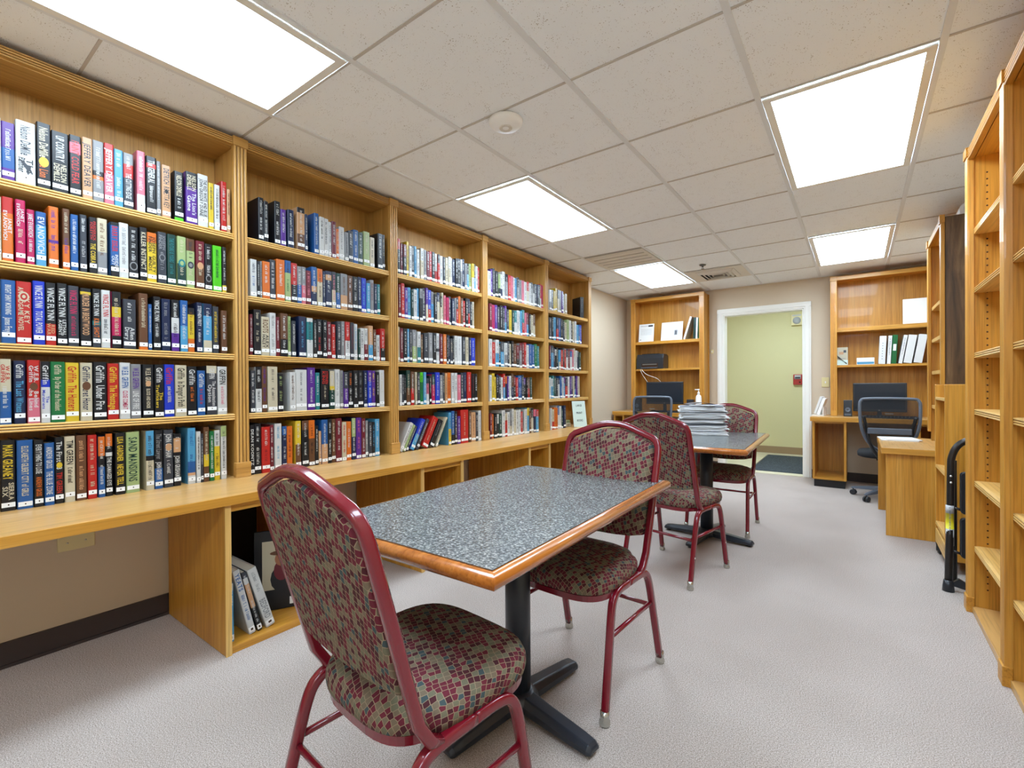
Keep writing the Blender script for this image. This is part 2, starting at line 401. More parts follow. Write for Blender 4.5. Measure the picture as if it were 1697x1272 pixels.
# ---------------------------------------------------------------- lamps in the ceiling
def troffer(x0, y0, label, mat='diffuser', z=ZC, nx=1, ny=2):
    x1, y1 = x0 + GT * nx, y0 + GT * ny
    t = thing('ceiling_light', label, 'light', ((x0 + x1) / 2, (y0 + y1) / 2, z), 0, 'recessed fluorescent ceiling lights')
    W, L = (x1 - x0) / 2 - .014, (y1 - y0) / 2 - .014; f = .032
    b = MB()
    for a in ((-W, -W + f, -L, L), (W - f, W, -L, L), (-W + f, W - f, -L, -L + f), (-W + f, W - f, L - f, L)): b.box(a[0], a[1], a[2], a[3], -.012, -.0065, 'trim_white')
    b.build('frame', t)
    b = MB(); b.box(-W + f, W - f, -L + f, L - f, -.009, -.007, 'diffuser' if mat == 'diffuser' else mat); b.build('diffuser', t)
    for s_ in (-1, 1):
        b = MB(); ya, yb = sorted((s_ * (L - .12), s_ * (L - .10))); b.box(W - f * .75, W - f * .25, ya, yb, -.0145, -.012, 'trim_white'); b.build('latch', t)
    return t
gx = lambda j: GX + j * GT
gy = lambda i: GY + i * GT
troffer(gx(-2), gy(-3), 'recessed ceiling light over the leftmost bookcase, cut off by the top edge')
troffer(gx(-2), gy(1), 'recessed ceiling light beside the round white ceiling detector')
troffer(gx(-2), gy(5), 'recessed ceiling light adjoining the slatted return air grille')
troffer(gx(1), gy(1), 'largest looking recessed ceiling light, in front of the right wall shelves')
troffer(gx(1), gy(5), 'recessed ceiling light nearest the right hand computer desk')
troffer(gx(1), gy(-3), 'recessed ceiling light overhead near the camera, right of centre')
troffer(gx(1), gy(-7) + GT, 'unseen ceiling light added at the near end of the room for brightness')  # lamp added out of view, behind the camera, to keep the ceiling bright
troffer(-1.5, 7.2, 'unseen ceiling light added to brighten the hallway beyond the doorway', 'diffuser_hall', 2.5, 2, 1)  # added out of view to light the yellow hall wall

# return grille, supply diffuser, sprinkler, detector
t = thing('return_grille', 'flat slatted return air grille next to a ceiling light', 'vent', (gx(-1.5), gy(4.5), ZC))
h = GT / 2 - .014
b = MB(); b.box(-h, h, -h, h, -.006, -.0065 + .003, 'vent_dark'); b.build('backing', t)
b = MB()
for a in ((-h, -h + .03, -h, h), (h - .03, h, -h, h), (-h + .03, h - .03, -h, -h + .03), (-h + .03, h - .03, h - .03, h)): b.box(*a, -.013, -.0062, 'vent')
b.build('frame', t)
for i in range(5):
    b = MB(); y = -h + .03 + (i + .5) * (2 * h - .06) / 5; b.box(-h + .03, h - .03, y - .043, y + .043, -.0125, -.0075, 'vent'); b.build('slat', t)
t = thing('supply_diffuser', 'square stepped air diffuser in the ceiling near the doorway', 'vent', (gx(-.5), gy(6.5), ZC))
b = MB(); b.box(-h, h, -h, h, -.0075, -.0062, 'vent'); b.box(-.2, .2, -.2, .2, -.0085, -.0074, 'vent_dark'); b.build('frame', t)
for i, q in enumerate((.2, .155, .11, .065)):
    b = MB(); n_ = []
    for zz, k in ((-.008, 1.0), (-.03, .86), (-.028, .80), (-.0085, .92)):
        n_.append([(-q * k, -q * k, zz), (q * k, -q * k, zz), (q * k, q * k, zz), (-q * k, q * k, zz)])
    b.rings(n_ + [n_[0]], 'vent', cap0=False, cap1=False, smooth=False); b.build('louvre', t)
t = thing('sprinkler_head', 'small ceiling sprinkler head beside the air diffuser', 'sprinkler', (-1.32, 5.22, ZC))
b = MB(); b.lathe([(.0, -.0065), (.034, -.0065), (.03, -.012), (.012, -.014), (.009, -.03), (0, -.03)], 'plate_steel'); b.build('escutcheon', t)
b = MB(); b.lathe([(0, -.045), (.016, -.045), (.016, -.047), (0, -.047)], 'plate_steel'); b.box(-.008, -.006, -.002, .002, -.046, -.028, 'plate_steel'); b.box(.006, .008, -.002, .002, -.046, -.028, 'plate_steel'); b.build('deflector', t)
t = thing('ceiling_detector', 'round white detector disc on the ceiling above the tables', 'detector', (-1.353, 1.80, ZC))
b = MB(); b.lathe([(0, -.0065), (.078, -.0065), (.083, -.012), (.08, -.022), (.066, -.036), (.03, -.044), (0, -.045)], 'plastic_white', seg=40); b.build('housing', t)
b = MB(); b.lathe([(.024, -.0445), (.026, -.0475), (.03, -.0475), (.032, -.043)], 'vent', seg=28); b.build('ring', t)

# ---------------------------------------------------------------- left wall: long counter, base cabinets, five bookcases
CT = .672
t = thing('countertop', 'long light wood countertop running under the left bookcases', 'counter', (-2.44, 2.2, CT))
b = MB(); b.box(-.34, .34, -3.4, 2.79, -.036, 0, 'counterY'); b.build('top', t, bevel=.003)
b = MB(); b.box(.338, .345, -3.4, 2.79, -.037, -.001, 'oakY'); b.build('edge_band', t)
def base_cabinet(y0, y1, label, void=False):
    t = thing('base_cabinet', label, 'cabinet', (-2.45, (y0 + y1) / 2, 0), 0, 'open base cabinets under the counter'); h = (y1 - y0) / 2; zt = CT - .037
    for s_ in (-1, 1):
        b = MB(); ya, yb = sorted((s_ * h, s_ * (h - .022))); b.box(-.31, .328, ya, yb, 0, zt, 'oakZ'); b.build('side_panel', t, bevel=.003)
        b = MB(); b.box(.328, .336, ya - .0005, yb + .0005, 0, zt, 'plyZ'); b.build('side_edging', t)
    b = MB(); b.box(-.31, .325, -h + .022, h - .022, .0, .03, 'oakY'); b.build('bottom_panel', t)
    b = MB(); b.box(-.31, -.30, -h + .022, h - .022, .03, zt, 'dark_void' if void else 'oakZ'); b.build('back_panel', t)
    b = MB(); b.box(.29, .325, -h + .022, h - .022, zt - .035, zt, 'oakY'); b.build('top_rail', t)
base_cabinet(.857, 1.30, 'open base cabinet holding tall leaning books, behind the nearest chair', True)
base_cabinet(1.945, 2.32, 'open base cabinet under the counter, beyond the near table, empty')
base_cabinet(3.095, 3.42, 'open base cabinet under the counter, in line with the far edge of the near table')
base_cabinet(4.32, 4.68, 'open base cabinet under the counter hidden behind the tables')

SHZ = (1.895, 1.595, 1.292, .992)
PIL = (.135, 1.1, 2.07, 3.03, 3.99, 4.935)
def reed(w_, d_, n=4):
    """front face of a reeded strip: (across, out)"""
    pts = []
    for i in range(n):
        a = -w_ / 2 + w_ * i / n; c = w_ / n
        pts += [(a + c * .10, d_ - .007), (a + c * .16, d_ - .0015), (a + c * .32, d_), (a + c * .68, d_), (a + c * .84, d_ - .0015), (a + c * .90, d_ - .007)]
    return pts
def reeded_strip(b, axis, w_, d_, a0, a1, c0, c1, m, sign=1, n=4, origin=0.0):
    """prism along axis; cross direction centred on c0; thickness out along x from c1"""
    pts = reed(w_, d_, n)
    prof = [(c0 - w_ / 2, 0)] + [(c0 + p, q) for p, q in pts] + [(c0 + w_ / 2, 0)]
    mats = []
    for i in range(len(prof)):
        k = (i - 1) % 6
        mats.append('groove' if (1 <= i < len(prof) - 2 and k == 5) else m)
    if axis == 'Z': P = [(c1 + sign * q, p) for p, q in prof]; b.prism(P, 'Z', a0, a1, m, mats=mats)
    else: P = [(c1 + sign * q, p) for p, q in prof]; b.prism(P, 'Y', a0, a1, m, mats=mats)
def add_pilaster(t, x, y, z0, z1, sign=1, wd=.066, oak='oak'):
    b = MB(); reeded_strip(b, 'Z', wd, .024, z0, z1, y, x, oak + 'Z', sign); p = b.build('pilaster', t)
    x0, x1 = sorted((x, x + sign * .030))
    b = MB(); b.box(x0, x1, y - wd / 2 - .003, y + wd / 2 + .003, z1 - .042, z1 + .004, oak + 'Y'); b.build('corner_block', p, bevel=.002)
    b = MB(); b.box(x0, x1, y - wd / 2 - .003, y + wd / 2 + .003, z0, z0 + .075, oak + 'Y'); b.build('plinth', p, bevel=.003)
    return p
def reeded_shelf(t, x0, xf, y0, y1, z, sign, name='shelf', th=.031, pl='Y'):
    b = MB(); a, c = sorted((x0, xf - sign * .012)); b.box(a, c, y0, y1, z - th, z, 'ply' + pl); s_ = b.build(name, t)
    b = MB(); reeded_strip(b, 'Y', th, .012, y0, y1, z - th / 2, xf - sign * .012, 'ply' + pl, sign, 3); b.build('shelf_edging', s_)
TOPZ = 2.378
words = ('leftmost', 'second', 'middle', 'fourth', 'last')
BK = []
for u in range(5):
    y0, y1 = PIL[u], PIL[u + 1]
    t = thing('bookcase', ('leftmost oak bookcase on the counter, cut off by the left edge', 'second oak bookcase from the left on the counter', 'middle oak bookcase on the counter, with leaning books at its bottom',
              'fourth oak bookcase from the left on the counter', 'farthest oak bookcase on the left counter, with a sign at its bottom')[u], 'bookcase', (0, 0, CT), 0, 'oak bookcases on the left wall')
    zb = 0.0
    b = MB(); b.box(-2.765, -2.752, y0, y1, zb, TOPZ - CT, 'old_oakZ'); 
    for k, q in enumerate((.25, .7)): b.lathe([(0, 0), (.006, 0), (.005, .003), (0, .004)], 'screw', c=(-2.7515, y0 + (y1 - y0) * q, 2.2 - CT), seg=10, axis='X')
    b.build('back_panel', t)
    for yy in ((y0 + .002, y0 + .022), (y1 - .022, y1 - .002)):
        b = MB(); b.box(-2.752, -2.524, yy[0], yy[1], zb, TOPZ - CT, 'old_oakZ'); b.build('side_panel', t)
    b = MB(); b.box(-2.752, -2.524, y0 + .022, y1 - .022, TOPZ - CT - .045, TOPZ - CT - .02, 'old_oakY'); b.build('top_panel', t)
    b = MB(); reeded_strip(b, 'Y', .040, .022, y0 + .033, y1 - .033, TOPZ - CT - .0225, -2.524, 'old_oakY', 1, 4); b.build('crown', t)
    for z in SHZ: reeded_shelf(t, -2.752, -2.512, y0 + .022, y1 - .022, z - CT, 1)
    if u == 0: add_pilaster(t, -2.524, y0, zb, TOPZ - CT - .003, oak='old_oak')
    add_pilaster(t, -2.524, y1, zb, TOPZ - CT - .003, oak='old_oak')
    BK.append(t)

# ---------------------------------------------------------------- books
ORD = ['', 'first', 'second', 'third', 'fourth', 'fifth', 'sixth', 'seventh', 'eighth', 'ninth', 'tenth', 'eleventh', 'twelfth', 'thirteenth', 'fourteenth', 'fifteenth', 'sixteenth', 'seventeenth', 'eighteenth', 'nineteenth', 'twentieth',
       'twenty-first', 'twenty-second', 'twenty-third', 'twenty-fourth', 'twenty-fifth', 'twenty-sixth', 'twenty-seventh', 'twenty-eighth', 'twenty-ninth']
SHN = ('top shelf', 'second shelf down', 'third shelf down', 'fourth shelf down', 'bottom row')
UNN = ('leftmost bookcase', 'second bookcase', 'middle bookcase', 'fourth bookcase', 'last bookcase')
def bands(spec):
    out = []; i = 0; z = 0.0
    while i < len(spec):
        c = spec[i]; j = i + 1
        while j < len(spec) and (spec[j] == '.' or spec[j].isdigit()): j += 1
        e = float(spec[i + 1:j]) if j > i + 1 else None
        out.append([c, e]); i = j
    res = []; cur = 0.0
    for k, (c, e) in enumerate(out):
        nxt = e if e is not None else 1.0
        res.append((c, cur, nxt)); cur = nxt
    return res
def parse_cover(spec):
    # 'K.3Y.5O' : black down to 30 per cent, yellow to 50, orange to the foot
    return bands(spec)
BR = random.Random(21)
def book_mesh(b, th, H, D, spec, inks, title, detail=2, y_=0.0, x_=0.0, z_=0.0):
    """spine at local x = 0 facing +x, boards run back along -x; y thickness; z height"""
    h = th / 2; bt = min(.0028, th * .16); rr = min(.0035, th * .2)
    bd = parse_cover(spec); c0 = max(bd, key=lambda q: q[2] - q[1])[0]
    out = [(-D, -h), (-rr, -h), (-rr * .25, -h + rr * .7), (0, -h + rr * 1.6), (0, h - rr * 1.6), (-rr * .25, h - rr * .7), (-rr, h), (-D, h)]
    inn = [(-D, h - bt), (-rr - .001, h - bt), (-rr - .001, -h + bt), (-D, -h + bt)]
    for (c, a, e) in bd:
        zt, zb = H * (1 - a), H * (1 - e); n = len(b.v)
        for p, q in out[1:7]: b.v.append((x_ + p, y_ + q, z_ + zb))
        for p, q in out[1:7]: b.v.append((x_ + p, y_ + q, z_ + zt))
        for k in range(5): b.face((n + k, n + k + 1, n + 7 + k, n + 6 + k), pm(c))
    # boards
    b.box(x_ - D, x_ - rr, y_ - h, y_ - h + bt, z_, z_ + H, pm(c0)); b.box(x_ - D, x_ - rr, y_ + h - bt, y_ + h, z_, z_ + H, pm(c0))
    b.box(x_ - rr - .001, x_ - rr, y_ - h + bt, y_ + h - bt, z_, z_ + H, pm(c0))
    if detail == 0: return
    segs = title.split('/'); cols = inks.split(','); foot = .034
    usable = H - foot - .012
    wts = [max(4, max(len(l) for l in sg.split('|'))) if sg != '~' else 9 for sg in segs]; tot = sum(wts); z = H - .010
    for i, sg in enumerate(segs):
        L = usable * wts[i] / tot; ink = cols[min(i, len(cols) - 1)]
        lines = sg.split('|'); n_ = len(lines); wl = th * .80 / n_; pad = L * .06
        for li, tx in enumerate(lines):
            yc = h * .80 - wl * (li + .5)     # first line sits on the right hand side when read from above
            if tx == '~':
                hh = min(wl * .55, .013); put_scribble(b, pm(ink), (x_ + .0004, y_ - hh / 2, z_ + z - pad), (0, 0, -1), (0, 1, 0), hh, (L - 2 * pad) * BR.uniform(.72, 1.0), BR)
            else:
                w1 = text_width(tx); hh = wl * (.78 if n_ == 1 else .84); ln = L - 2 * pad
                k = hh / .70; ln2 = min(ln, w1 * k * 1.25); 
                if ln2 < w1 * k * .42: hh = ln2 / (w1 * .42) * .70
                put_text(b, tx, pm(ink), (x_ + .0004, y_ + yc - hh / 2, z_ + z - pad - (ln - ln2) / 2), (0, 0, -1), (0, 1, 0), hh, ln2)
        z -= L
SPOT = {(1, 0, 4): ((.60, .36, 'Y'),), (1, 0, 15): ((.50, .20, 'K'),), (1, 2, 2): ((.24, .34, 'C'), (.24, .24, 'R'), (.24, .12, 'C')), (1, 3, 3): ((.42, .32, 'U'),), (1, 3, 7): ((.40, .36, 'U'),), (1, 3, 12): ((.36, .24, 'c'),),
        (1, 1, 17): ((.50, .36, 'E'), (.50, .26, 'A')), (1, 1, 19): ((.54, .40, 'T'), (.54, .22, 'F')), (1, 1, 20): ((.54, .36, 'A'), (.54, .2, 'E')), (1, 1, 21): ((.52, .36, 'c'),), (1, 1, 14): ((.75, .42, 'E'), (.75, .3, 'K')), (1, 1, 22): ((.75, .40, 'E'), (.75, .28, 'K')), (1, 4, 5): ((.42, .34, 'Y'),), (1, 4, 16): ((.2, .40, 'c'),), (1, 4, 15): ((.3, .34, 'c'),)}
def add_book(u, s, y0, y1, H, spec, inks, title, ordn, x, lean=0.0):
    th = y1 - y0; z = (SHZ + (CT,))[s]; D = BR.uniform(.145, .165)
    bd = parse_cover(spec); big = sorted(bd, key=lambda q: q[1] - q[2]); c0 = big[0][0]
    nm = PAL[c0][3]; second = [q[0] for q in big[1:] if q[0] != c0 and q[2] - q[1] > .22]
    desc = nm + (' and ' + PAL[second[0]][3] if second else '')
    ink = PAL[inks.split(',')[0]][3]
    lab = '%s book with %s lettering, %s from left, %s, %s' % (desc, ink, ORD[ordn], SHN[s], UNN[u - 1])
    if len(lab.replace(',', '').split()) > 16: lab = '%s book, %s from left, %s, %s' % (desc, ORD[ordn], SHN[s], UNN[u - 1])
    b = MB(); book_mesh(b, th, H, D, spec, inks, title)
    for q, (zf, rf, ck) in enumerate(SPOT.get((u, s, ordn), ())):
        n = len(b.v); r_ = th * rf; el = 1.35
        b.v += [(.0006 + q * .0002, r_ * math.cos(k * math.pi / 9), H * (1 - zf) + r_ * el * math.sin(k * math.pi / 9)) for k in range(18)]; b.face(range(n, n + 18), pm(ck))
    if (u, s, ordn) == (1, 0, 3):     # slinking cat drawn on the white spine
        cat = [(-.018, .098), (-.016, .088), (-.008, .084), (-.004, .088), (-.002, .078), (.004, .072), (.010, .066), (.016, .050), (.019, .040), (.015, .040), (.011, .052), (.007, .046), (.008, .036), (.004, .036), (.002, .052), (-.004, .062), (-.010, .072), (-.013, .080), (-.018, .084)]
        n = len(b.v); b.v += [(.0006, a_, c_) for a_, c_ in cat]; b.face(range(n, n + len(cat)), pm('A'))
    o = b.build('hardcover_book', None, (x, (y0 + y1) / 2, z + .0003), fix=False)
    if lean: o.rotation_euler = (lean, 0, 0)
    tag(o, lab, 'book', 'books on the %s of the %s' % (SHN[s], UNN[u - 1]))
    h = th / 2; bt = min(.0028, th * .16)
    b = MB(); b.box(-D + .004, -.0048, -h + bt, h - bt, .003, H - .004, 'page_edge'); b.build('page_block', o)
    zs = BR.choice((.006, .010, .014, .018, .022)); 
    b = MB(); b.box(-.001, .0008, -h * .9, h * .9, zs, zs + .017, 'paper'); b.box(.0007, .001, -.0016, .0022, zs + .006, zs + .011, 'hole'); b.build('spine_label', o)
    return o
BOOKS = """
@1 0
272 279 217 W K ~
280 315 212 P.45B.8P W ~
316 369 233 W A,K Nelson DeMille/The|Panther
372 411 250 K C,O Nelson DeMille/The Lion
413 463 236 K W,C UP COUNTRY/NELSON|DEMILLE
465 500 241 K.12I.3K R FAINT COLD FEAR
503 535 247 c A JEFFERY DEAVER
536 571 249 E.5K.58O.64E W ~
572 604 252 R.5I W JEFFERY DEAVER
605 635 240 S W ~/~
636 671 237 E.2R.45A W ~/THE CUTTING EDGE
681 711 262 I.72W W ~
714 752 252 K.12R.2K W The GENERAL/~
754 770 246 E W ~
772 806 235 c A DIETRICH/ROSETTA KEY
821 858 226 K.94L C,W NELSON DEMILLE/~
866 914 241 K.3P C,W NELSON|DEMILLE/The Lion's|Game
916 959 246 W K THE RED WHITE AND BLUE|JOHN GREGORY DUNNE
961 984 219 Y A ~
987 1012 220 W K ~
1018 1044 247 R W ~
1045 1060 216 c K ~
@1 1
269 278 231 C K ~
279 309 235 R.25O W JANET|EVANOVICH
313 340 234 H W,C JANET|EVANOVICH/~
343 364 206 H W JANET EVANOVICH/~
367 396 205 B.25S W EVANOVICH
402 431 236 O.55P.6O P ~/~
442 464 239 U.6O C,P ~/~
465 488 222 B W ~
493 515 230 A W ~/~
521 546 228 K R,Y FREDERICK|FORSYTH/THE COBRA
547 579 231 C.6E U ~
589 618 227 K.06B.8K R,W BARRY EISLER/INSIDE|OUT
618 650 232 W E ~
651 685 226 K W ~/~
689 716 232 K C KILLER INSTINCT
716 751 217 O.2Y K JOSEPH|FINDER/GUILTY|MINDS
754 787 229 A E JOSEPH|FINDER/~
791 825 229 D T THE FUTURE IS YOURS/~
829 864 228 F.55D C ~/~
867 902 228 U.25F A,C ~/~
905 941 226 M.5U C ~/~
944 976 222 K W ~/~
978 1017 221 L D ~
1020 1039 223 K.85Y W ~/~
@1 2
274 312 232 B W BRIGHT SHINY MORNING/James Frey
313 354 233 R C SKY KEY|AN ENDGAME NOVEL
357 390 242 Z W VINCE FLYNN/TOTAL POWER
392 422 242 K.66R W,c VINCE FLYNN/RED|WAR
424 454 245 K W VINCE FLYNN/LETHAL|AGENT
456 489 241 A H VINCE FLYNN/~
492 526 237 K.06Y.11K c MURDER IN BRENTWOOD
529 555 240 K.55T.62A W,O VINCE FLYNN/KILL SHOT
557 586 239 W R,A VINCE FLYNN/~
591 622 238 K.27Y.45H.78K C ~
629 674 213 A W ~/Allen|Drury
684 717 246 U.95O C ~
718 731 202 B W ~
735 762 239 K W VINCE FLYNN/~
767 801 234 N E ~/~
804 835 235 K.35W.65P W,K ~/~
839 869 237 B.5S W ~
870 898 206 K.15Y.7O U ~
905 929 236 N W STEPHEN FREY/~
934 971 235 N.25S.75C W ~
975 1002 227 A Y ~
1012 1039 211 U W ~
@1 3
268 299 241 C.5B R,W W.E.B.|GRIFFIN/~
305 336 236 N W,S Griffin/The Last Witness
340 375 240 R.6I W W.E.B.|Griffin/Behind|the Lines
376 402 236 K.3Z.42W W,Z Griffin/The|Murderers
403 445 236 G C Griffin/By Order of the President
446 487 234 Y R Griffin/The Hunters
490 527 235 C N Griffin/Secret Honor
531 574 240 K W Griffin/Under Fire
576 614 235 R Y Griffin/The Hostage
615 651 240 W B,H W.E.B. GRIFFIN/CLOSE COMBAT
652 688 235 E P,W W.E.B. GRIFFIN/LINE OF FIRE
694 734 235 K C W.E.B. GRIFFIN/BLOOD AND HONOR
738 773 236 K W,Y Griffin/The|Traffickers
775 815 238 Z R,C Griffin/~
817 862 236 C K Griffin/In Danger's Path
866 904 232 K W,O Griffin/~
907 940 213 B W,R Griffin/~
947 992 237 C.15A W GRIFFIN/The Assassination|Option
995 1038 235 W K,I GRIFFIN/~
@1 4
268 308 262 K Y,C MARK GREANEY/SIERRA|SIX
310 353 258 B C ELIZABETH GILBERT CITY of GIRLS
355 381 255 K W,O EVERYTHING TO LOSE/ANDREW GROSS
383 411 241 B W ANDREW GROSS/THE BLUE ZONE
413 439 260 K W,R The First 48/TIM GREEN
441 472 261 C K TIM GREEN/~
475 507 262 U c ~/~
510 539 260 R C ~/~
543 565 251 O.32K.5B W ~/~
567 590 261 O.2K.3W.36K W ~/THE DAMAGED EYE
598 631 261 K Y LISA GARDNER/NEVER TELL
635 682 262 F D SAND MANSIONS
703 733 262 S.42K.5C A ~/~
736 767 262 K.65B E,W The Street Lawyer/JOHN GRISHAM
770 806 261 A W JOHN GRISHAM/~
808 838 239 K.08c.35K W ~/JOHN GRISHAM
864 897 262 S.6B.8c.85W B ~/~
899 917 243 W K ~
918 929 232 A W ~
930 953 262 U.5Y.72U C ~
955 975 240 G W ~
977 1003 243 W.32Y K ~/~
1008 1034 262 F.2W A ~
@2 0
1195 1222 224 K W ~/~
1224 1246 213 K W ~/~
1283 1314 234 K W ~/~
1316 1344 199 P W ~
1354 1389 209 N W ~
1409 1454 239 K.12c.62U W ~/~
1456 1470 212 N W ~
1512 1540 236 B W ~
1542 1571 222 W A ~
1572 1601 221 W A ~
1603 1621 209 W K ~
1623 1650 218 M W ~
1651 1670 181 O C ~
1672 1708 200 W E ~
1710 1736 176 E A ~
1739 1770 194 A W ~
1773 1807 209 B W ~/~
1808 1840 202 D W ~
1846 1891 217 F C ~
1893 1928 191 C A ~
1952 1992 231 K W ~
1994 2015 233 K C ~
@2 1
1151 1184 192 W N,B ~/~
1185 1200 188 K W ~
1202 1211 190 E K ~
1213 1253 194 O W ~
1254 1285 212 A W ~/~
1287 1332 221 O W ~
1335 1370 225 B.3F K,G ~/~
1371 1405 218 R.55K W ~/~
1406 1431 206 E.5B W ~
1432 1458 209 E.5I W ~/~
1459 1488 193 M I ~/~
1491 1524 221 B.5c.65N W ~
1526 1558 216 O.35C U ~
1559 1575 207 N W ~
1577 1616 213 N.1c.25N W ~
1619 1644 216 A.5C I ~
1646 1674 213 D.55B W ~
1677 1724 217 E.6c U ~
1725 1760 213 U W ~/~
1762 1799 214 K W ~/~
1801 1826 219 N W ~
1828 1865 218 Z S ~/~
1866 1892 192 S W ~
1895 1922 217 E M ~
1925 1948 197 N W ~
1950 1973 199 T W ~
@2 2
1147 1164 210 M W ~
1166 1203 237 K C ~/~
1205 1249 204 C U,K ROOTS/ALEX|HALEY
1251 1283 230 W E ~/~
1284 1305 211 M W ~
1307 1348 234 U.6K W ~/~
1350 1368 223 F G ~
1370 1393 199 A W ~
1413 1457 230 N S ~/~
1459 1496 226 W.1T.55W A ~
1500 1521 218 K W ~
1522 1555 226 K W,R ~/~
1557 1583 224 K W ~/~
1585 1611 217 M W ~/~
1616 1642 205 R W ~/~
1650 1677 227 A W ~
1678 1704 230 E W ~
1706 1740 230 R.5W W,K ~/~
1743 1768 229 A M ~
1771 1798 224 W S ~
1800 1815 195 D W ~
1817 1844 202 W K ~
1846 1873 204 W.5M A,W ~/~
1879 1913 224 c.55S W ~
1915 1939 203 U W ~
1940 1966 169 W K ~
1970 2005 213 R.6K W ~
@2 3
1148 1173 219 A W ~/~
1174 1205 238 K.48W W,K ~/~
1206 1233 243 U P ~/~
1236 1288 242 C A ~/~
1290 1319 204 K F ~/~
1356 1389 215 W U ~
1391 1459 230 W E ~/~
1462 1509 244 P W ~/~
1511 1537 215 T W ~
1546 1597 239 K R,C STEPHEN|KING/~
1599 1631 227 C.4Y.5D W ~/~
1634 1669 238 W E ~
1671 1693 232 E A ~
1694 1726 222 A.45P W ~/~
1729 1761 230 K O,W ~/~
1763 1796 234 K W ~/~
1797 1835 235 K E ~/~
1841 1867 233 N W ~/~
1869 1899 236 P.3Z W ~/~
1901 1931 234 P Y ~/~
1933 1957 227 K W ~
1959 2000 241 W C ~
@2 4
1142 1164 257 K W DEAN KOONTZ
1165 1200 262 K W ~/~
1202 1245 242 R W,M ~/~
1246 1268 250 M W ~/~
1271 1308 255 W S ~/~
1312 1337 238 B.2N W ~/~
1339 1371 236 O M ~
1387 1420 262 Y.5U W ~/~
1424 1463 262 U.2K W ~/~
1466 1504 262 O.4U K ~/~
1505 1525 227 K W ~
1526 1541 195 c W ~
1544 1583 259 B.55c W ~
1585 1609 262 K W ~/~
1610 1636 260 U C ~
1637 1678 262 M W ~/~
1680 1711 237 C R ~/~
1713 1747 238 O W ~
1750 1778 257 F.45N W ~/~
1780 1818 258 P I ~/~
1820 1848 250 M W ~/~
1849 1870 235 E W ~
1872 1897 222 A W ~
1899 1921 223 K S ~
1923 1958 241 S W ~/~
@3 2
2118 2134 240 C O ~
2135 2163 233 M W ~
2165 2197 232 K W ~
2199 2221 234 S W ~
2223 2244 232 A W ~
2248 2288 233 E.5F W ~
2290 2322 223 W.5T A ~
2323 2347 205 U C ~
2355 2399 216 A W ~
2402 2445 226 E W ~
2447 2478 228 K W ~
2480 2511 227 W.5A.6W A ~
2521 2550 226 M W ~
2552 2585 227 O W ~
2587 2606 224 K W ~
2608 2623 223 N W ~
2627 2655 200 A C ~
2657 2671 221 K W ~
2674 2700 225 W A ~
2703 2759 225 W E ~
2767 2803 222 A W ~
2805 2841 225 C K ~
2843 2870 224 N W ~
2872 2923 224 Z W ~
@3 3
2124 2147 214 W K ~
2149 2166 216 A W ~
2167 2188 211 K E ~
2192 2225 245 D.5U C ~
2228 2257 237 U.5R W ~
2267 2284 234 C M ~
2289 2314 228 A W ~
2316 2346 233 L.3G D ~
2348 2374 235 S W ~
2375 2402 191 A.2I.6W K ~
2404 2424 211 K W ~
2427 2459 221 D.35H W ~
2463 2508 236 Z W ~
2510 2542 217 E W ~
2544 2567 235 A C ~
2569 2592 232 c U ~
2594 2630 238 O M ~
2638 2667 235 W A ~
2668 2701 236 W A ~
2705 2743 222 I W ~
2745 2775 237 A W ~
2776 2814 242 N E ~
2816 2864 245 R W ~
2872 2906 233 K M ~
2909 2940 234 K W ~
"""
cu = cs = None; cnt = 0
for ln in BOOKS.strip().splitlines():
    if ln[0] == '@': cu, cs = map(int, ln[1:].split()); cnt = 0; continue
    p = ln.split(' ', 5); cnt += 1; y0, y1, H = int(p[0]) / 1000, int(p[1]) / 1000, int(p[2]) / 1000
    add_book(cu, cs, y0 + .0004, y1 - .0004, H, p[3], p[4], p[5], cnt, -2.517 - BR.uniform(0, .008))
# bottom row of the middle bookcase: eight books leaning to the right, then upright ones
LEAN = [(2.121, .028, .215, 'W', 'A'), (2.154, .019, .20, 'F', 'A'), (2.177, .017, .19, 'A', 'W'), (2.218, .036, .235, 'Z.5S', 'W'), (2.269, .024, .235, 'A', 'W'), (2.330, .054, .238, 'R', 'C'), (2.403, .041, .215, 'K', 'E'), (2.463, .016, .24, 'C', 'A')]
# neighbours may not overlap: thickness is limited by the gap measured across the lean
ang = R(29)
for i, (yb, th, H, cv, ik) in enumerate(LEAN):
    nxt = LEAN[i + 1][0] if i < 7 else yb + .05
    th = min(th, (nxt - yb) * math.cos(ang) * .97)
    o = add_book(3, 4, 0, th, H, cv, ik, '~', i + 1, -2.520)
    # pivot on the lower right edge of the spine block
    o.rotation_euler = (-ang, 0, 0)
    o.location = (-2.520, yb + th / 2 * math.cos(ang), CT + th / 2 * math.sin(ang) + .0005)
    o['label'] = '%s book leaning right, %s from left, bottom row, middle bookcase' % (PAL[cv[0]][3], ORD[i + 1])
UPR = [(2.602, 2.630, .25, 'S.5Y', 'U'), (2.632, 2.666, .261, 'B.7K', 'W'), (2.668, 2.698, .257, 'K', 'W'), (2.700, 2.734, .216, 'P', 'W'), (2.738, 2.826, .264, 'R', 'C'), (2.835, 2.862, .251, 'U', 'W'), (2.864, 2.917, .239, 'c', 'U'), (2.919, 2.947, .234, 'A', 'W'), (2.950, 2.986, .25, 'W', 'E')]
for i, (y0, y1, H, cv, ik) in enumerate(UPR): add_book(3, 4, y0, y1, H, cv, ik, '~', i + 9, -2.519)
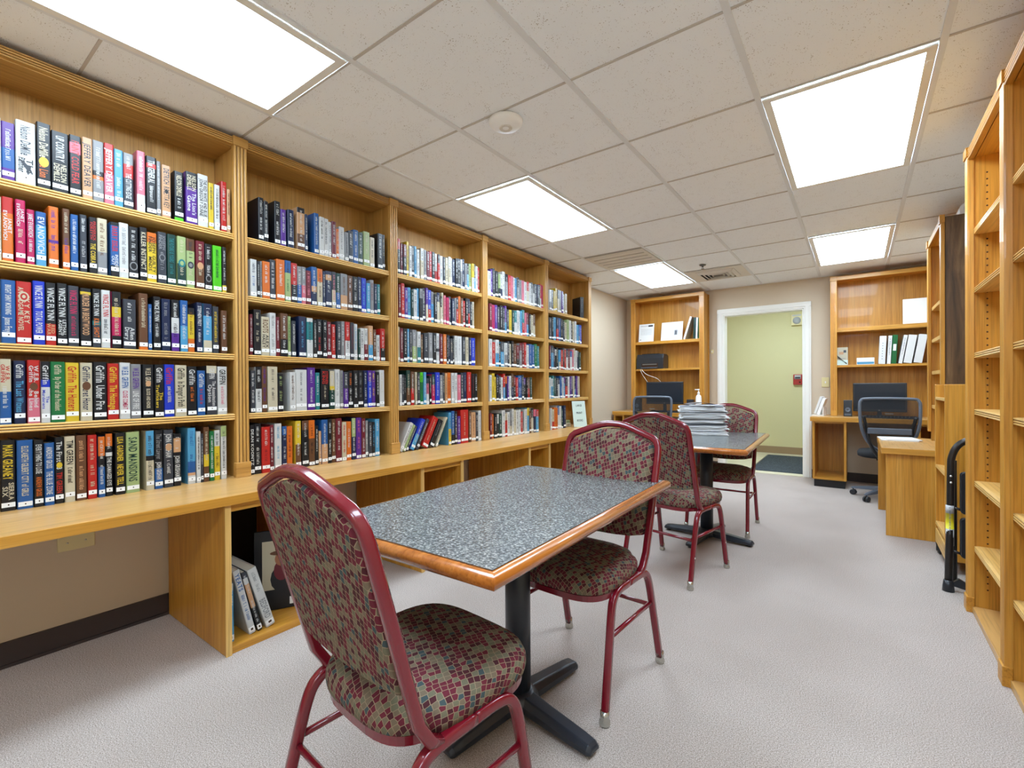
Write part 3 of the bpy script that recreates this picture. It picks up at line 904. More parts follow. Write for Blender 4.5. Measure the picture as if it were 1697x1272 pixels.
# the many small far books nobody can single out
SEQ = ["3 0 2.122 2.984 RMMYWKSWWEMRKWKWACWWNKAWNEKFYAWR", "3 1 2.125 2.916 MRVSDWSEAPZEKNKCIHANEAOURKNKC", "4 0 3.089 3.965 WPAKFWWKRIWSAEIWRWAKANDRH", "4 1 3.103 3.82 MHPAKAPAYDTWWSTIMKCU",
       "4 2 3.099 3.88 WRWKAWACKUMMMRWBBGT", "4 3 3.105 3.749 WYYNAWROPWUMRBBAPKUD", "4 4 3.101 3.862 MOKWDWCWEWCWWREWYUKIR", "5 0 4.078 4.436 WKYYAEPWC", "5 1 4.074 4.763 AKSNBKDCFWKCWSBZ",
       "5 2 4.071 4.745 MANWKSRARNMBICWED", "5 3 4.068 4.712 WWTDANBWPNWPECNPC", "5 4 4.088 4.395 WCOOBWDN"]
b = MB()
for sq in SEQ:
    u, s, a, e, cs_ = sq.split(); s = int(s); a, e = float(a), float(e); cs_ = cs_.replace('V', 'P')
    ws = [BR.uniform(.75, 1.3) for _ in cs_]; k = (e - a) / sum(ws); y = a
    for c, w_ in zip(cs_, ws):
        th = w_ * k - .001; H = BR.uniform(.205, .245); z = (SHZ + (CT,))[s]; c2 = BR.choice('KWECSNR'); spec = c if BR.random() < .6 else '%s.%d%s' % (c, BR.choice((3, 4, 5, 6)), c2)
        x = -2.518 - BR.uniform(0, .01)
        ik = 'W' if c in 'KMNABPURDTGZ' else 'A'
        book_mesh(b, th, H, .15, spec, ik, BR.choice(('~', '~/~')), 2, y + th / 2, x, z + .0004)
        b.box(x - .146, x - .005, y + .003, y + th - .003, z + .004, z + H - .004, 'page_edge')
        zs = z + BR.choice((.005, .01, .015, .02)); b.box(x - .001, x + .0008, y + .001, y + th - .001, zs, zs + .017, 'paper')
        y += w_ * k
tag(b.build('book_rows', fix=False), 'rows of small far books filling the third, fourth and last bookcases', 'books', kind='stuff')
# thick black book set at an angle on the last bookcase's top shelf
def plain_book(name, label, loc, th, H, D, spec, ink, rot=(0, 0, 0), title='~', group=None):
    b = MB(); book_mesh(b, th, H, D, spec, ink, title); o = b.build(name, None, loc, fix=False); o.rotation_euler = rot
    tag(o, label, 'book', group); h = th / 2
    b = MB(); b.box(-D + .004, -.0048, -h + .0028, h - .0028, .003, H - .004, 'page_edge'); b.build('page_block', o)
    return o
plain_book('hardcover_book', 'thick black book alone at the right of the last bookcase top shelf', (-2.535, 4.80, SHZ[0] + .0004), .05, .24, .16, 'K', 'E', (0, 0, R(-28)))
# two books lying flat behind the sign
plain_book('hardcover_book', 'cream book lying flat behind the standing sign, lower of two', (-2.55, 4.40, CT + .022), .04, .15, .17, 'C', 'A', (R(-90), 0, 0))
plain_book('hardcover_book', 'cream and green book lying flat behind the standing sign, upper of two', (-2.56, 4.41, CT + .058), .03, .14, .165, 'F.5C', 'A', (R(-90), 0, 0))

# ---------------------------------------------------------------- tables
def make_table(label, loc, rotz):
    t = thing('dining_table', label, 'table', loc, rotz, 'grey topped tables with wooden edge')
    hx, hy, z = .352, .588, .735
    b = MB(); b.box(-hx + .024, hx - .024, -hy + .024, hy - .024, z - .034, z, 'laminate'); b.build('tabletop', t)
    prof = [(0, -.019), (.010, -.019), (.020, -.015), (.026, -.007), (.027, 0), (.026, .007), (.020, .014), (.010, .0175), (0, .0175)]
    rg = []
    ix, iy = hx - .0255, hy - .0255
    for sx, sy in ((1, -1), (1, 1), (-1, 1), (-1, -1)):
        rg.append([(sx * (ix + p), sy * (iy + p), z - .0185 + q) for p, q in prof])
    b = MB(); b.rings(rg + [rg[0]], 'edge_wood', cap0=False, cap1=False)
    e = b.build('edge_moulding', t)
    b = MB(); b.box(-hx + .0235, -hx + .0245, -hy + .024, hy - .024, z - .002, z + .0004, 'groove'); b.box(hx - .0245, hx - .0235, -hy + .024, hy - .024, z - .002, z + .0004, 'groove')
    b.box(-hx + .024, hx - .024, -hy + .0235, -hy + .0245, z - .002, z + .0004, 'groove'); b.box(-hx + .024, hx - .024, hy - .0245, hy - .0235, z - .002, z + .0004, 'groove'); b.build('inlay_seam', t)
    b = MB(); b.lathe([(0, .055), (.044, .055), (.044, z - .048), (0, z - .048)], 'black_metal', seg=28); b.build('column', t)
    b = MB()
    b.box(-.03, .03, -.28, .28, z - .048, z - .036, 'black_metal'); b.box(-.2, .2, -.03, .03, z - .0485, z - .0365, 'black_metal'); b.build('top_plate', t)
    b = MB(); b.lathe([(0, .022), (.072, .022), (.07, .05), (.058, .066), (.045, .074), (0, .074)], 'black_metal', seg=28); b.build('base_hub', t)
    for k in range(4):
        a = R(-9 + 90 * k); M = Matrix.Rotation(a, 4, 'Z'); rg = []
        for d, w_, z0, z1 in ((.045, .040, .022, .068), (.12, .036, .018, .060), (.27, .032, .014, .046), (.305, .030, .013, .040), (.318, .024, .014, .030)):
            sec = [(d, -w_, z0), (d, -w_, z0 + (z1 - z0) * .55), (d, -w_ * .6, z1), (d, w_ * .6, z1), (d, w_, z0 + (z1 - z0) * .55), (d, w_, z0)]
            rg.append([tuple(M @ Vector(p)) for p in sec])
        b = MB(); b.rings(rg, 'black_metal', smooth=False); f_ = b.build('foot', t, bevel=.004)
        b = MB(); c_ = M @ Vector((.29, 0, 0)); b.lathe([(0, 0), (.016, 0), (.014, .014), (0, .014)], 'black_plastic', c=(c_.x, c_.y, 0), seg=14); b.build('glide', f_)
    return t
make_table('nearest table with speckled grey top and worn wooden edge', (-.955, 1.322, 0), R(1.0))
make_table('farther table with speckled grey top, carrying the pile of newspapers', (-.895, 3.62, 0), R(2.2))

# ---------------------------------------------------------------- stacking banquet chairs (local +y is the way a sitter faces)
def back_y(z):
    if z < .40: return -.055
    if z < .47:
        k = (z - .40) / .07; return -.055 - .067 * k * (2 - k)
    return -.122 - (z - .47) * .285
def make_chair(label, loc, rotz):
    t = thing('banquet_chair', label, 'chair', loc, rotz, 'maroon framed stacking chairs at the tables')
    prof = rrect(.027, .025, .007, 2)
    # hoop of the back: post, shoulder, crown
    half = [(.205, .405), (.207, .425), (.208, .47), (.210, .56), (.212, .66), (.213, .76), (.214, .842), (.212, .868), (.204, .889), (.187, .903), (.14, .920), (.09, .938), (.06, .947), (.03, .952), (0, .953)]
    pts = half + [(-x, z) for x, z in half[-2::-1]]
    b = MB(); b.sweep([(x, back_y(z), z) for x, z in pts], prof, 'maroon', up=(0, 1, 0)); b.build('back_frame', t)
    # padded back inside the hoop
    ins = [(.192, .535), (.196, .66), (.198, .76), (.199, .840), (.196, .858), (.189, .873), (.175, .886), (.13, .903), (.085, .920), (.055, .930), (.025, .935), (0, .936)]
    out = ins + [(-x, z) for x, z in ins[-2::-1]]
    low = [(-.14, .522), (-.07, .516), (0, .514), (.07, .516), (.14, .522)]
    out = out + low
    cz = .71
    def ring(k, off):
        return [(x * k, back_y(cz + (z - cz) * k) + off, cz + (z - cz) * k) for x, z in out]
    fv_ = lambda p: (p[0], p[2])
    b = MB(); b.rings([ring(.975, -.016), ring(1.0, -.010), ring(1.0, .010), ring(.985, .022), ring(.93, .033), ring(.80, .040), ring(.5, .043), ring(.02, .044)], 'upholstery', fv_, cap0=True, cap1=True)
    b.build('backrest', t)
    # cushion
    o_ = []
    def so(a):
        c, s_ = math.cos(a), math.sin(a); n_ = 3.6
        x = math.copysign(abs(c) ** (2 / n_), c); y = math.copysign(abs(s_) ** (2 / n_), s_)
        return x, y
    for i in range(48):
        x, y = so(2 * math.pi * i / 48); yy = .058 + y * .212; wd = .205 + .018 * (y + 1) / 2 - (.02 if y < -.6 else 0); o_.append((x * wd, yy))
    def suv(p):
        r_ = math.hypot(p[0], p[1] - .058) + 1e-6; k = max(0.0, .47 - p[2]) / r_
        return (p[0] * (1 + k), p[1] + (p[1] - .058) * k)
    def sr(k, z): return [(x * k, .058 + (y - .058) * k, z) for x, y in o_]
    b = MB(); b.rings([sr(.93, .412), sr(.985, .418), sr(1.0, .434), sr(.995, .452), sr(.96, .468), sr(.86, .479), sr(.6, .486), sr(.25, .488), sr(.02, .488)], 'upholstery', suv); b.build('seat', t)
    b = MB(); b.rings([sr(.90, .390), sr(.955, .392), sr(.96, .413), sr(.90, .4135)], 'maroon', smooth=False); b.build('seat_frame', t)
    # arched legs: front half and rear half on each side
    lp = rrect(.025, .025, .006, 2)
    for s_ in (-1, 1):
        fr = smooth_path([(s_ * .217, .225, .028), (s_ * .2135, .192, .20), (s_ * .2105, .165, .34), (s_ * .2085, .142, .388), (s_ * .207, .10, .404), (s_ * .206, .03, .405)], 5)
        re = smooth_path([(s_ * .217, -.225, .028), (s_ * .2135, -.182, .20), (s_ * .2105, -.145, .34), (s_ * .2085, -.118, .388), (s_ * .207, -.075, .404), (s_ * .206, .03, .405)], 5)
        for pth, fy in ((fr, .228), (re, -.229)):
            b = MB(); b.sweep(pth, lp, 'maroon', up=(1, 0, 0)); l_ = b.build('leg', t)
            b = MB(); b.lathe([(0, 0), (.017, 0), (.0185, .006), (.018, .014), (.0145, .022), (.0155, .024), (.0150, .046), (0, .046)], 'chrome', c=(s_ * .2175, fy, 0), seg=16); b.build('glide', l_)
            b = MB(); y_ = pth[8].y; b.lathe([(0, 0), (.0055, 0), (.005, .003), (0, .004)], 'screw', c=(pth[4].x + s_ * .0105, pth[4].y, pth[4].z), seg=8, axis='X'); b.build('screw', l_)
        b = MB(); b.sweep([(s_ * .2125, .178, .268), (s_ * .2125, -.163, .268)], circ(.0085, 8), 'maroon'); b.build('stretcher', t)
    b = MB(); b.sweep([(-.2125, -.168, .252), (.2125, -.168, .252)], circ(.0085, 8), 'maroon'); b.build('stretcher', t)
    return t
ch0 = make_chair('maroon framed chair nearest the camera, its back turned to it', (-.877, .752, 0), R(-5.0))
kids_of(ch0)
G = 'maroon framed stacking chairs at the tables'
dup(ch0, (-.878, 1.661, 0), R(176.5), 'maroon framed chair at the far end of the near table, facing the camera', G)
dup(ch0, (-.907, 2.907, 0), R(-11.6), 'maroon framed chair seen from behind, pushed to the newspaper table', G)
dup(ch0, (-.871, 4.004, 0), R(180.7), 'farthest maroon framed chair, behind the pile of newspapers', G)

# ---------------------------------------------------------------- pile of newspapers on the farther table
NR = random.Random(5)
z = .7356; NP = 12
for i in range(NP):
    th = NR.uniform(.0165, .0195); L, W = .37 + NR.uniform(-.02, .015), .30 + NR.uniform(-.015, .015)
    t = thing('newspaper', '%s folded newspaper from the top of the pile on the farther table' % ORD[NP - i] if i not in (0, NP - 1) else ('bottom folded newspaper of the pile on the farther table' if i == 0 else 'uppermost folded newspaper of the pile, lying flat on the farther table'), 'newspaper',
              (-.995 + NR.uniform(-.009, .009), 3.90 + NR.uniform(-.01, .01), z), R(20 + NR.uniform(-4, 4)), 'folded newspapers in the pile')
    for q in range(3):
        z0, z1 = th * q / 3 + .0003, th * (q + 1) / 3 - .0004; rg = []
        nx = 9; xa = -L / 2 + NR.uniform(0, .012); xb = L / 2 - NR.uniform(0, .03)
        for k in range(nx):
            a = k / (nx - 1); x = xa + (xb - xa) * a; end = min(1.0, 6 * min(a, 1 - a) + .15)
            lift = (NR.uniform(0, .0014) if a > .75 else NR.uniform(0, .0008)) * (0 if q == 0 and i == 0 else 1)
            zc = (z0 + z1) / 2; hh = (z1 - z0) / 2 * (.45 + .55 * end); yw = W / 2 - NR.uniform(0, .008) - (NR.uniform(0, .02) if k == nx - 1 else 0)
            xx = x - (NR.uniform(0, .02) if k == nx - 1 else 0)
            rg.append([(xx, -yw, zc - hh * .5), (xx, -yw - .003, zc), (xx, -yw, zc + hh * .5 + lift), (xx, -yw * .5, zc + hh + lift), (xx, yw * .5, zc + hh), (xx, yw, zc + hh * .5), (xx, yw + .003, zc), (xx, yw, zc - hh * .5), (xx, yw * .5, zc - hh), (xx, -yw * .5, zc - hh)])
        b = MB(); b.rings(rg, 'news' if NR.random() < .86 else 'news_dark', smooth=False)
        if i == NP - 1 and q == 2:
            for k in range(9): put_scribble(b, 'news_dark', (-L * .4, W * .38 - k * .03, z1 + .0012), (1, 0, 0), (0, 1, 0), .008, L * .7, NR)
        b.build('sheet_fold', t)
    z += th + .0009
# loose coloured leaflets on top
t = thing('leaflet', 'coloured leaflet curled on top of the newspaper pile', 'leaflet', (-1.03, 3.95, z + .003), R(35))
b = MB(); n_ = []
for k in range(9):
    a = k / 8; n_.append((-.10 + .20 * a, .003 + .014 * math.sin(a * math.pi)))
prof = n_ + [(x, y + .002) for x, y in n_[::-1]]
b.prism(prof, 'Y', -.08, .08, 'cover_slate'); put_scribble(b, 'cover_yellow', (-.06, -.02, .0195), (1, 0, 0), (0, 1, 0), .012, .12, NR); b.build('sheet', t)
t = thing('magazine', 'pale folded magazine sliding off the top of the newspaper pile', 'magazine', (-.95, 3.88, z + .003), R(-12))
b = MB(); b.box(-.09, .09, -.12, .12, 0, .004, 'paper'); b.box(-.06, .06, .02, .10, .004, .0045, 'cover_purple'); b.box(-.07, .07, -.10, -.02, .004, .0045, 'news_dark'); b.build('sheet', t)

# ---------------------------------------------------------------- books and picture in the first base cabinet
cz = .0305
def cubby(label, y, th, H, D, spec, ink, title, lean):
    a = R(lean); b = MB(); book_mesh(b, th, H, D, spec, ink, title); o = b.build('hardcover_book', None, (-2.165, y, cz), fix=False)
    o.rotation_euler = (a, 0, 0); o.location.z = cz + th / 2 * math.sin(abs(a)) + .0004
    tag(o, label, 'book', 'tall books leaning in the base cabinet'); h = th / 2
    b = MB(); b.box(-D + .004, -.0048, -h + .0028, h - .0028, .003, H - .004, 'page_edge'); b.build('page_block', o)
    b = MB(); b.box(-.001, .0008, -h * .9, h * .9, .008, .03, 'paper'); b.box(.0007, .001, -h * .3, h * .4, .014, .024, 'hole'); b.build('spine_label', o)
cubby('light blue book standing against the side inside the open base cabinet', .8965, .026, .25, .2, 'W.12S', 'W', 'STREETS/~', .5)
cubby('slim white book with blue lettering leaning in the open base cabinet', .986, .028, .305, .22, 'W', 'B', 'YEATS/~', 13)
cubby('dark photographic book leaning between two white books in the base cabinet', 1.019, .020, .29, .21, 'A.1W.2c.6K', 'W', '~/~', 14)
cubby('thick white book with grey lettering leaning in the open base cabinet', 1.066, .040, .295, .23, 'W', 'E', '~/BEDFORD', 16.5)
t = thing('framed_picture', 'dark framed picture of a figure in a hat, leaning in the base cabinet', 'picture', (-2.29, 1.176, cz), R(0))
M = Matrix.Rotation(R(62), 4, 'Z') @ Matrix.Rotation(R(-4), 4, 'X')
b = MB(); b.box(-.115, .105, 0, .02, .002, .385, 'cover_black', M=M); b.build('frame', t, bevel=.002)
b = MB(); b.box(-.08, .085, -.0015, 0, .10, .335, 'cover_cream', M=M)
def blob(cx, cz_, rx, rz, mm, y):
    n = len(b.v); b.v += [tuple(M @ Vector((cx + rx * math.cos(2 * math.pi * k / 14), y, cz_ + rz * math.sin(2 * math.pi * k / 14)))) for k in range(14)]; b.face(range(n, n + 14), mm)
blob(.015, .15, .06, .07, 'cover_black', -.0022); blob(.005, .19, .035, .05, 'cover_maroon', -.0024); blob(.005, .245, .03, .034, 'skin_tone', -.0026); blob(.005, .275, .052, .012, 'cover_brown', -.0028); blob(.007, .295, .03, .022, 'cover_brown', -.003)
b.build('print', t)
b = MB(); b.box(.04, .10, -.003, -.0016, .02, .055, 'paper', M=M); b.build('sticker', t)

# outlet plate in the knee space
t = thing('outlet_plate', 'ivory double outlet plate on the wall under the counter', 'outlet', (XL, .521, .45))
b = MB(); b.box(0, .008, -.062, .062, -.034, .034, 'plate_ivory'); b.build('plate', t, bevel=.003)
for s_ in (-1, 1):
    b = MB(); b.lathe([(0, .008), (.004, .008), (.004, .0095), (0, .0095)], 'screw', c=(0, s_ * .03, 0), seg=8, axis='X'); b.build('screw', t)
# sign on the last bookcase
t = thing('desk_sign', 'pale sign reading LARGE PRINT BOOKS standing at the last bookcase', 'sign', (-2.44, 4.575, CT + .0005), R(0))
M = Matrix.Rotation(R(62), 4, 'Z') @ Matrix.Rotation(R(-9), 4, 'X')
b = MB(); b.box(-.085, .085, 0, .003, .002, .285, 'mint', M=M)
for k, tx in enumerate(('LARGE', 'PRINT', 'BOOKS')):
    q = M @ Vector((-.038, -.0006, .225 - k * .082)); put_text(b, tx, 'cover_slate', q, (M.to_3x3() @ Vector((1, 0, 0))), (M.to_3x3() @ Vector((0, 0, 1))), .022, .076)
b.build('sign_card', t)
b = MB(); b.box(-.05, .05, .0, .055, 0, .003, 'plastic_white', M=Matrix.Rotation(R(62), 4, 'Z')); b.build('foot', t)

# ---------------------------------------------------------------- computer desks against the back wall
DT = .765
def desk_board(t, x0, x1, y0, y1, z, th=.045, grain='X'):
    b = MB(); b.box(x0, x1, y0, y1, z - th, z, 'counterX' if grain == 'X' else 'counterY'); b.build('top', t, bevel=.002)
    b = MB(); b.box(x0, x1, y0 - .004, y0, z - th - .001, z - .001, 'oakX'); b.build('edge_band', t)
def pedestal(t, x0, x1, y0, y1, zt, kick=.10, shelf=None):
    for x in (x0, x1 - .022):
        b = MB(); b.box(x, x + .022, y0, y1, kick * .85, zt, 'oakZ'); b.build('side_panel', t, bevel=.002)
    b = MB(); b.box(x0 + .022, x1 - .022, y0 + .004, y1, kick * .85, kick * .85 + .022, 'oakX'); b.build('bottom_panel', t)
    b = MB(); b.box(x0 + .022, x1 - .022, y1 - .012, y1 - .002, kick, zt, 'oakZ'); b.build('back_panel', t)
    b = MB(); b.box(x0 + .022, x1 - .022, y0 + .004, y0 + .02, zt - .02, zt, 'oakX'); b.build('top_rail', t)
    b = MB(); b.box(x0 + .012, x1 - .012, y0 + .035, y1, 0, kick * .85, 'kick'); b.build('toe_kick', t)
t = thing('computer_desk', 'left computer desk against the back wall beside the doorway', 'desk', (-2.17, 6.38, 0))
o = t.location
def loc_desk(x): return x + 2.17
desk_board(t, -.58, .585, 6.09 - 6.38, 6.67 - 6.38, DT)
pedestal(t, -.57, -.42, 6.11 - 6.38, 6.66 - 6.38, DT - .047)
pedestal(t, .32, .575, 6.11 - 6.38, 6.66 - 6.38, DT - .047)
t = thing('computer_desk', 'right computer desk against the back wall with an open pedestal', 'desk', (.15, 6.38, 0))
desk_board(t, -.57, .575, 6.09 - 6.38, 6.67 - 6.38, DT)
pedestal(t, -.55, -.245, 6.11 - 6.38, 6.66 - 6.38, DT - .047)
pedestal(t, .33, .565, 6.11 - 6.38, 6.66 - 6.38, DT - .047)

def hutch(label, x0, x1, yf, zs, ztop, m='oak'):
    cx = (x0 + x1) / 2; t = thing('desk_hutch', label, 'bookcase', (cx, yf, DT), 0, 'hutches on the computer desks'); h = (x1 - x0) / 2; D = 6.672 - yf; zt = ztop - DT
    b = MB(); b.box(-h, h, D - .014, D - .002, .001, zt, 'oakZ'); b.build('back_panel', t)
    for xa in (-h + .012, h - .034):
        b = MB(); b.box(xa, xa + .022, .024, D - .014, .001, zt, 'oakZ'); b.build('side_panel', t)
    for xa in (-h, h - .062):
        b = MB(); b.box(xa, xa + .062, 0, .024, .001, zt - .045, 'oakZ'); p = b.build('pilaster', t, bevel=.002)
        for k in range(3):
            b = MB(); b.box(xa + .014 + k * .014, xa + .018 + k * .014, -.0012, .001, .06, zt - .07, 'edge_wood'); b.build('flute', p)
        b = MB(); b.box(xa - .002, xa + .064, -.006, .026, zt - .045, zt + .003, 'oakX'); b.build('corner_block', p, bevel=.002)
    b = MB(); b.box(-h + .062, h - .062, 0, .024, zt - .042, zt, 'oakX'); b.build('crown', t, bevel=.002)
    b = MB(); b.box(-h + .034, h - .034, .024, D - .014, zt - .03, zt - .01, 'oakX'); b.build('top_panel', t)
    for z, th in zs:
        b = MB(); b.box(-h + .034, h - .034, .02, D - .014, z - DT - th, z - DT, 'oakX'); b.build('shelf', t, bevel=.002)
    return t
hutch('left oak hutch on its desk, carrying the printer and papers', -2.60, -1.605, 6.40, ((1.735, .04), (1.352, .026)), 2.338)
hutch('right oak hutch on its desk, carrying the white binders', -.245, .70, 6.40, ((1.75, .045), (1.335, .026)), 2.325)

def monitor(label, x, y, rz, w_, h_, zc):
    t = thing('monitor', label, 'monitor', (x, y, DT + .0005), R(rz), 'computer monitors')
    z0, z1 = zc - DT - h_ / 2, zc - DT + h_ / 2
    b = MB(); b.box(-w_ / 2, w_ / 2, -.012, .022, z0, z1, 'black_plastic'); b.build('housing', t, bevel=.005)
    b = MB(); b.box(-w_ / 2 + .016, w_ / 2 - .016, -.0135, -.0118, z0 + .028, z1 - .018, 'screen'); b.build('screen', t)
    b = MB(); b.box(-.02, .02, .0, .03, .012, z0 + .06, 'black_plastic'); b.build('neck', t, bevel=.003)
    b = MB(); b.lathe([(0, 0), (.07, 0), (.07, .006), (.03, .016), (0, .016)], 'black_plastic', c=(0, .01, 0), seg=28); b.build('base', t)
    b = MB(); b.lathe([(0, 0), (.008, 0), (.008, .001), (0, .001)], 'plate_steel', c=(0, -.0145, z0 + .014), seg=14, axis='Y'); b.build('badge', t)
    return t
monitor('black monitor on the left computer desk, turned toward the room', -2.10, 6.33, 6, .485, .30, 1.018)
monitor('black monitor on the right computer desk behind the mesh chair', .19, 6.43, -3, .46, .31, .975)
def keyboard(label, x, y, rz):
    t = thing('keyboard', label, 'keyboard', (x, y, DT + .0005), R(rz), 'keyboards')
    b = MB(); b.prism([(-.07, 0), (.07, 0), (.07, .022), (-.07, .010)], 'X', -.22, .22, 'black_plastic'); b.build('body', t, bevel=.002)
    b = MB()
    for r_ in range(5):
        for c in range(14): b.box(-.205 + c * .0292, -.18 + c * .0292, -.056 + r_ * .023, -.037 + r_ * .023, .010 + .0019 * r_, .0155 + .0019 * r_, 'fabric_black')
    b.build('keys', t)
keyboard('black keyboard in front of the left monitor', -2.02, 6.19, 4)
keyboard('black keyboard on the right desk, behind the mesh chair', .28, 6.2, -3)
def speaker(label, x, y, h_, w_=.075, d_=.085, rz=0):
    t = thing('computer_speaker', label, 'speaker', (x, y, DT + .0005), R(rz), 'computer speakers')
    b = MB(); b.prism([(-d_ / 2, 0), (d_ / 2, 0), (d_ / 2, h_ * .97), (-d_ / 2 + .012, h_)], 'X', -w_ / 2, w_ / 2, 'black_plastic'); b.build('cabinet', t, bevel=.004)
    b = MB(); b.lathe([(0, 0), (.024, 0), (.026, -.003), (.02, -.002), (0, .002)], 'grey_plastic', c=(0, -d_ / 2 + .003, h_ * .40), seg=20, axis='Y'); b.build('driver', t)
    b = MB(); b.box(-w_ / 2 + .01, w_ / 2 - .01, -d_ / 2 - .0015, -d_ / 2 + .002, .012, .03, 'grey_plastic'); b.build('control_strip', t)
speaker('black speaker left of the left monitor', -2.475, 6.33, .19, .09)
speaker('black speaker beside the hand sanitizer on the left desk', -1.76, 6.33, .17, .085)
speaker('black speaker left of the right monitor', -.086, 6.40, .18, .078)
t = thing('computer_tower', 'black computer tower inside the left desk pedestal', 'computer', (-1.722, 6.14, .1075))
b = MB(); b.box(-.10, .095, 0, .42, .001, .40, 'black_plastic'); b.build('case', t, bevel=.003)
b = MB(); b.box(-.09, .085, -.003, .001, .30, .335, 'grey_plastic'); b.box(-.09, .085, -.003, .001, .35, .385, 'grey_plastic'); b.build('drive_bay', t)
b = MB(); b.box(.04, .07, -.004, .001, .06, .16, 'plate_steel'); b.build('front_port', t)

# printer on the left hutch
t = thing('printer', 'black laser printer on the left hutch shelf', 'printer', (-2.335, 6.415, 1.3525))
b = MB(); b.prism([(0, 0), (.215, 0), (.215, .19), (.15, .205), (.03, .205), (0, .15)], 'X', -.19, .19, 'black_plastic'); b.build('body', t, bevel=.006)
b = MB(); b.box(-.115, .115, -.035, .0, .012, .02, 'grey_plastic'); b.box(-.115, .115, -.004, .002, .02, .075, 'hole'); b.box(-.10, .10, -.012, .0, .055, .068, 'plate_steel'); b.build('paper_tray', t)
b = MB(); b.box(-.12, .12, .03, .15, .204, .212, 'fabric_black'); b.build('top_tray', t)
b = MB(); b.lathe([(0, 0), (.016, 0), (.016, -.002), (0, -.002)], 'plastic_white', c=(0, .006, .13), seg=16, axis='Y'); put_text(b, 'hp', 'cover_blue', (-.009, .0036, .125), (1, 0, 0), (0, 0, 1), .011, .018); b.build('badge', t)
for k, (xe, ze, lab) in enumerate(((-2.375, 1.17, 'pale cable hanging from the printer, left of two'), (-2.22, 1.205, 'pale cable hanging from the printer, right of two'))):
    b = MB(); pth = smooth_path([(-2.46 + k * .02, 6.395, 1.35), (-2.45 + k * .03, 6.385, 1.32), (-2.425 + k * .06, 6.40, 1.26 + k * .01), (xe, 6.43, ze), (xe + .02, 6.60, ze - .12)], 6); b.sweep(pth, circ(.0042, 6), 'cable'); tag(b.build('printer_cable'), lab, 'cable', 'printer cables')
# papers and binders on the upper shelves
def holder(label, name, x, y, z, w_, h_, mat, lean, marks, rz=0):
    t = thing(name, label, 'sign', (x, y, z + .0004), R(rz), None); M = Matrix.Rotation(R(-lean), 4, 'X')
    b = MB(); b.box(-w_ / 2, w_ / 2, 0, .004, .001, h_, mat, M=M)
    for (a, c, d, e, mm) in marks: b.box(a * w_, c * w_, -.0008, .0002, d * h_, e * h_, mm, M=M)
    b.build('card', t)
    b = MB(); b.box(-w_ / 2, w_ / 2, 0, h_ * .3, 0, .003, 'plastic_white'); b.build('foot', t)
    return t
tx = [(-.4, .4, .86 - .0, .865, 'news_dark')] + [(-.38, .36, .70 - .06 * k, .708 - .06 * k, 'news_dark') for k in range(6)] + [(.12, .42, .84, .93, 'cover_slate'), (-.40, .1, .89, .905, 'news_dark'), (-.43, -.33, .10, .14, 'news_dark')]
holder('upright sheet in a clear stand at the left of the hutch top shelf', 'paper_stand', -2.40, 6.45, 1.735, .215, .255, 'paper', 8, tx)
holder('wide white picture sheet leaning on the left hutch top shelf', 'picture_card', -2.045, 6.45, 1.735, .29, .26, 'paper', 12, [(-.4, .4, .68, .69, 'news'), (.12, .26, .28, .55, 'news_dark'), (-.30, -.18, .48, .62, 'news'), (-.35, .0, .1, .3, 'news'), (.16, .22, .32, .5, 'cover_slate')])
def binder(label, x, y, z, th, H, D, mat, lean=0.0, lab=None, group='ring binders', rz=0):
    t = thing('ring_binder', label, 'binder', (x, y, z), R(rz), group); M = Matrix.Rotation(R(lean), 4, 'Y')
    z0 = .0006 + abs(math.sin(R(lean))) * th / 2
    b = MB(); b.box(-th / 2, th / 2, 0, .004, z0, z0 + H, mat, M=M); b.box(-th / 2, -th / 2 + .004, .004, D, z0, z0 + H, mat, M=M); b.box(th / 2 - .004, th / 2, .004, D, z0, z0 + H, mat, M=M)
    if lab == 'rows':
        for k in range(7): b.box(-.004, .004, -.0008, .0002, z0 + .05 + k * .028, z0 + .058 + k * .028, 'news_dark', M=M)
    if lab == 'col':
        put_scribble(b, 'news_dark', tuple(M @ Vector((-.004, -.0008, z0 + H * .9))), tuple(M.to_3x3() @ Vector((0, 0, -1))), tuple(M.to_3x3() @ Vector((1, 0, 0))), .009, H * .6, NR)
    if lab == 'plate': b.box(-th * .3, th * .3, -.0008, .0002, z0 + H * .45, z0 + H * .68, 'paper', M=M)
    b.build('cover', t)
    b = MB(); b.box(-th / 2 + .005, th / 2 - .005, .012, D - .012, z0 + .008, z0 + H - .010, 'paper', M=M); b.build('pages', t)
binder('white backed binder slanting on the left hutch top shelf', -1.876, 6.45, 1.735, .025, .31, .2, 'paper', 17)
binder('dark green binder standing second from right on the left hutch top shelf', -1.743, 6.45, 1.735, .028, .285, .2, 'cover_dark_green', 2)
binder('slim white binder standing between green ones on the left hutch', -1.714, 6.45, 1.735, .022, .28, .2, 'paper', 2)
binder('green binder at the right end of the left hutch top shelf', -1.672, 6.45, 1.735, .03, .27, .2, 'cover_green', 0)
zb = 1.335
binder('white binder with stacked spine marks, leftmost on the right hutch', .212, 6.43, zb, .056, .30, .2, 'paper', 2.5, 'rows')
binder('narrow white binder left of the green binder on the right hutch', .270, 6.43, zb, .030, .30, .2, 'paper', 3, 'col')
binder('green binder with white spine plate on the right hutch', .311, 6.43, zb, .042, .305, .2, 'cover_green', 3, 'plate')
binder('white binder slanting right of the green binder on the right hutch', .365, 6.43, zb, .030, .30, .2, 'paper', 9, 'col')
binder('wide white binder slanting, second from right on the right hutch', .423, 6.43, zb, .066, .295, .2, 'paper', 9, None)
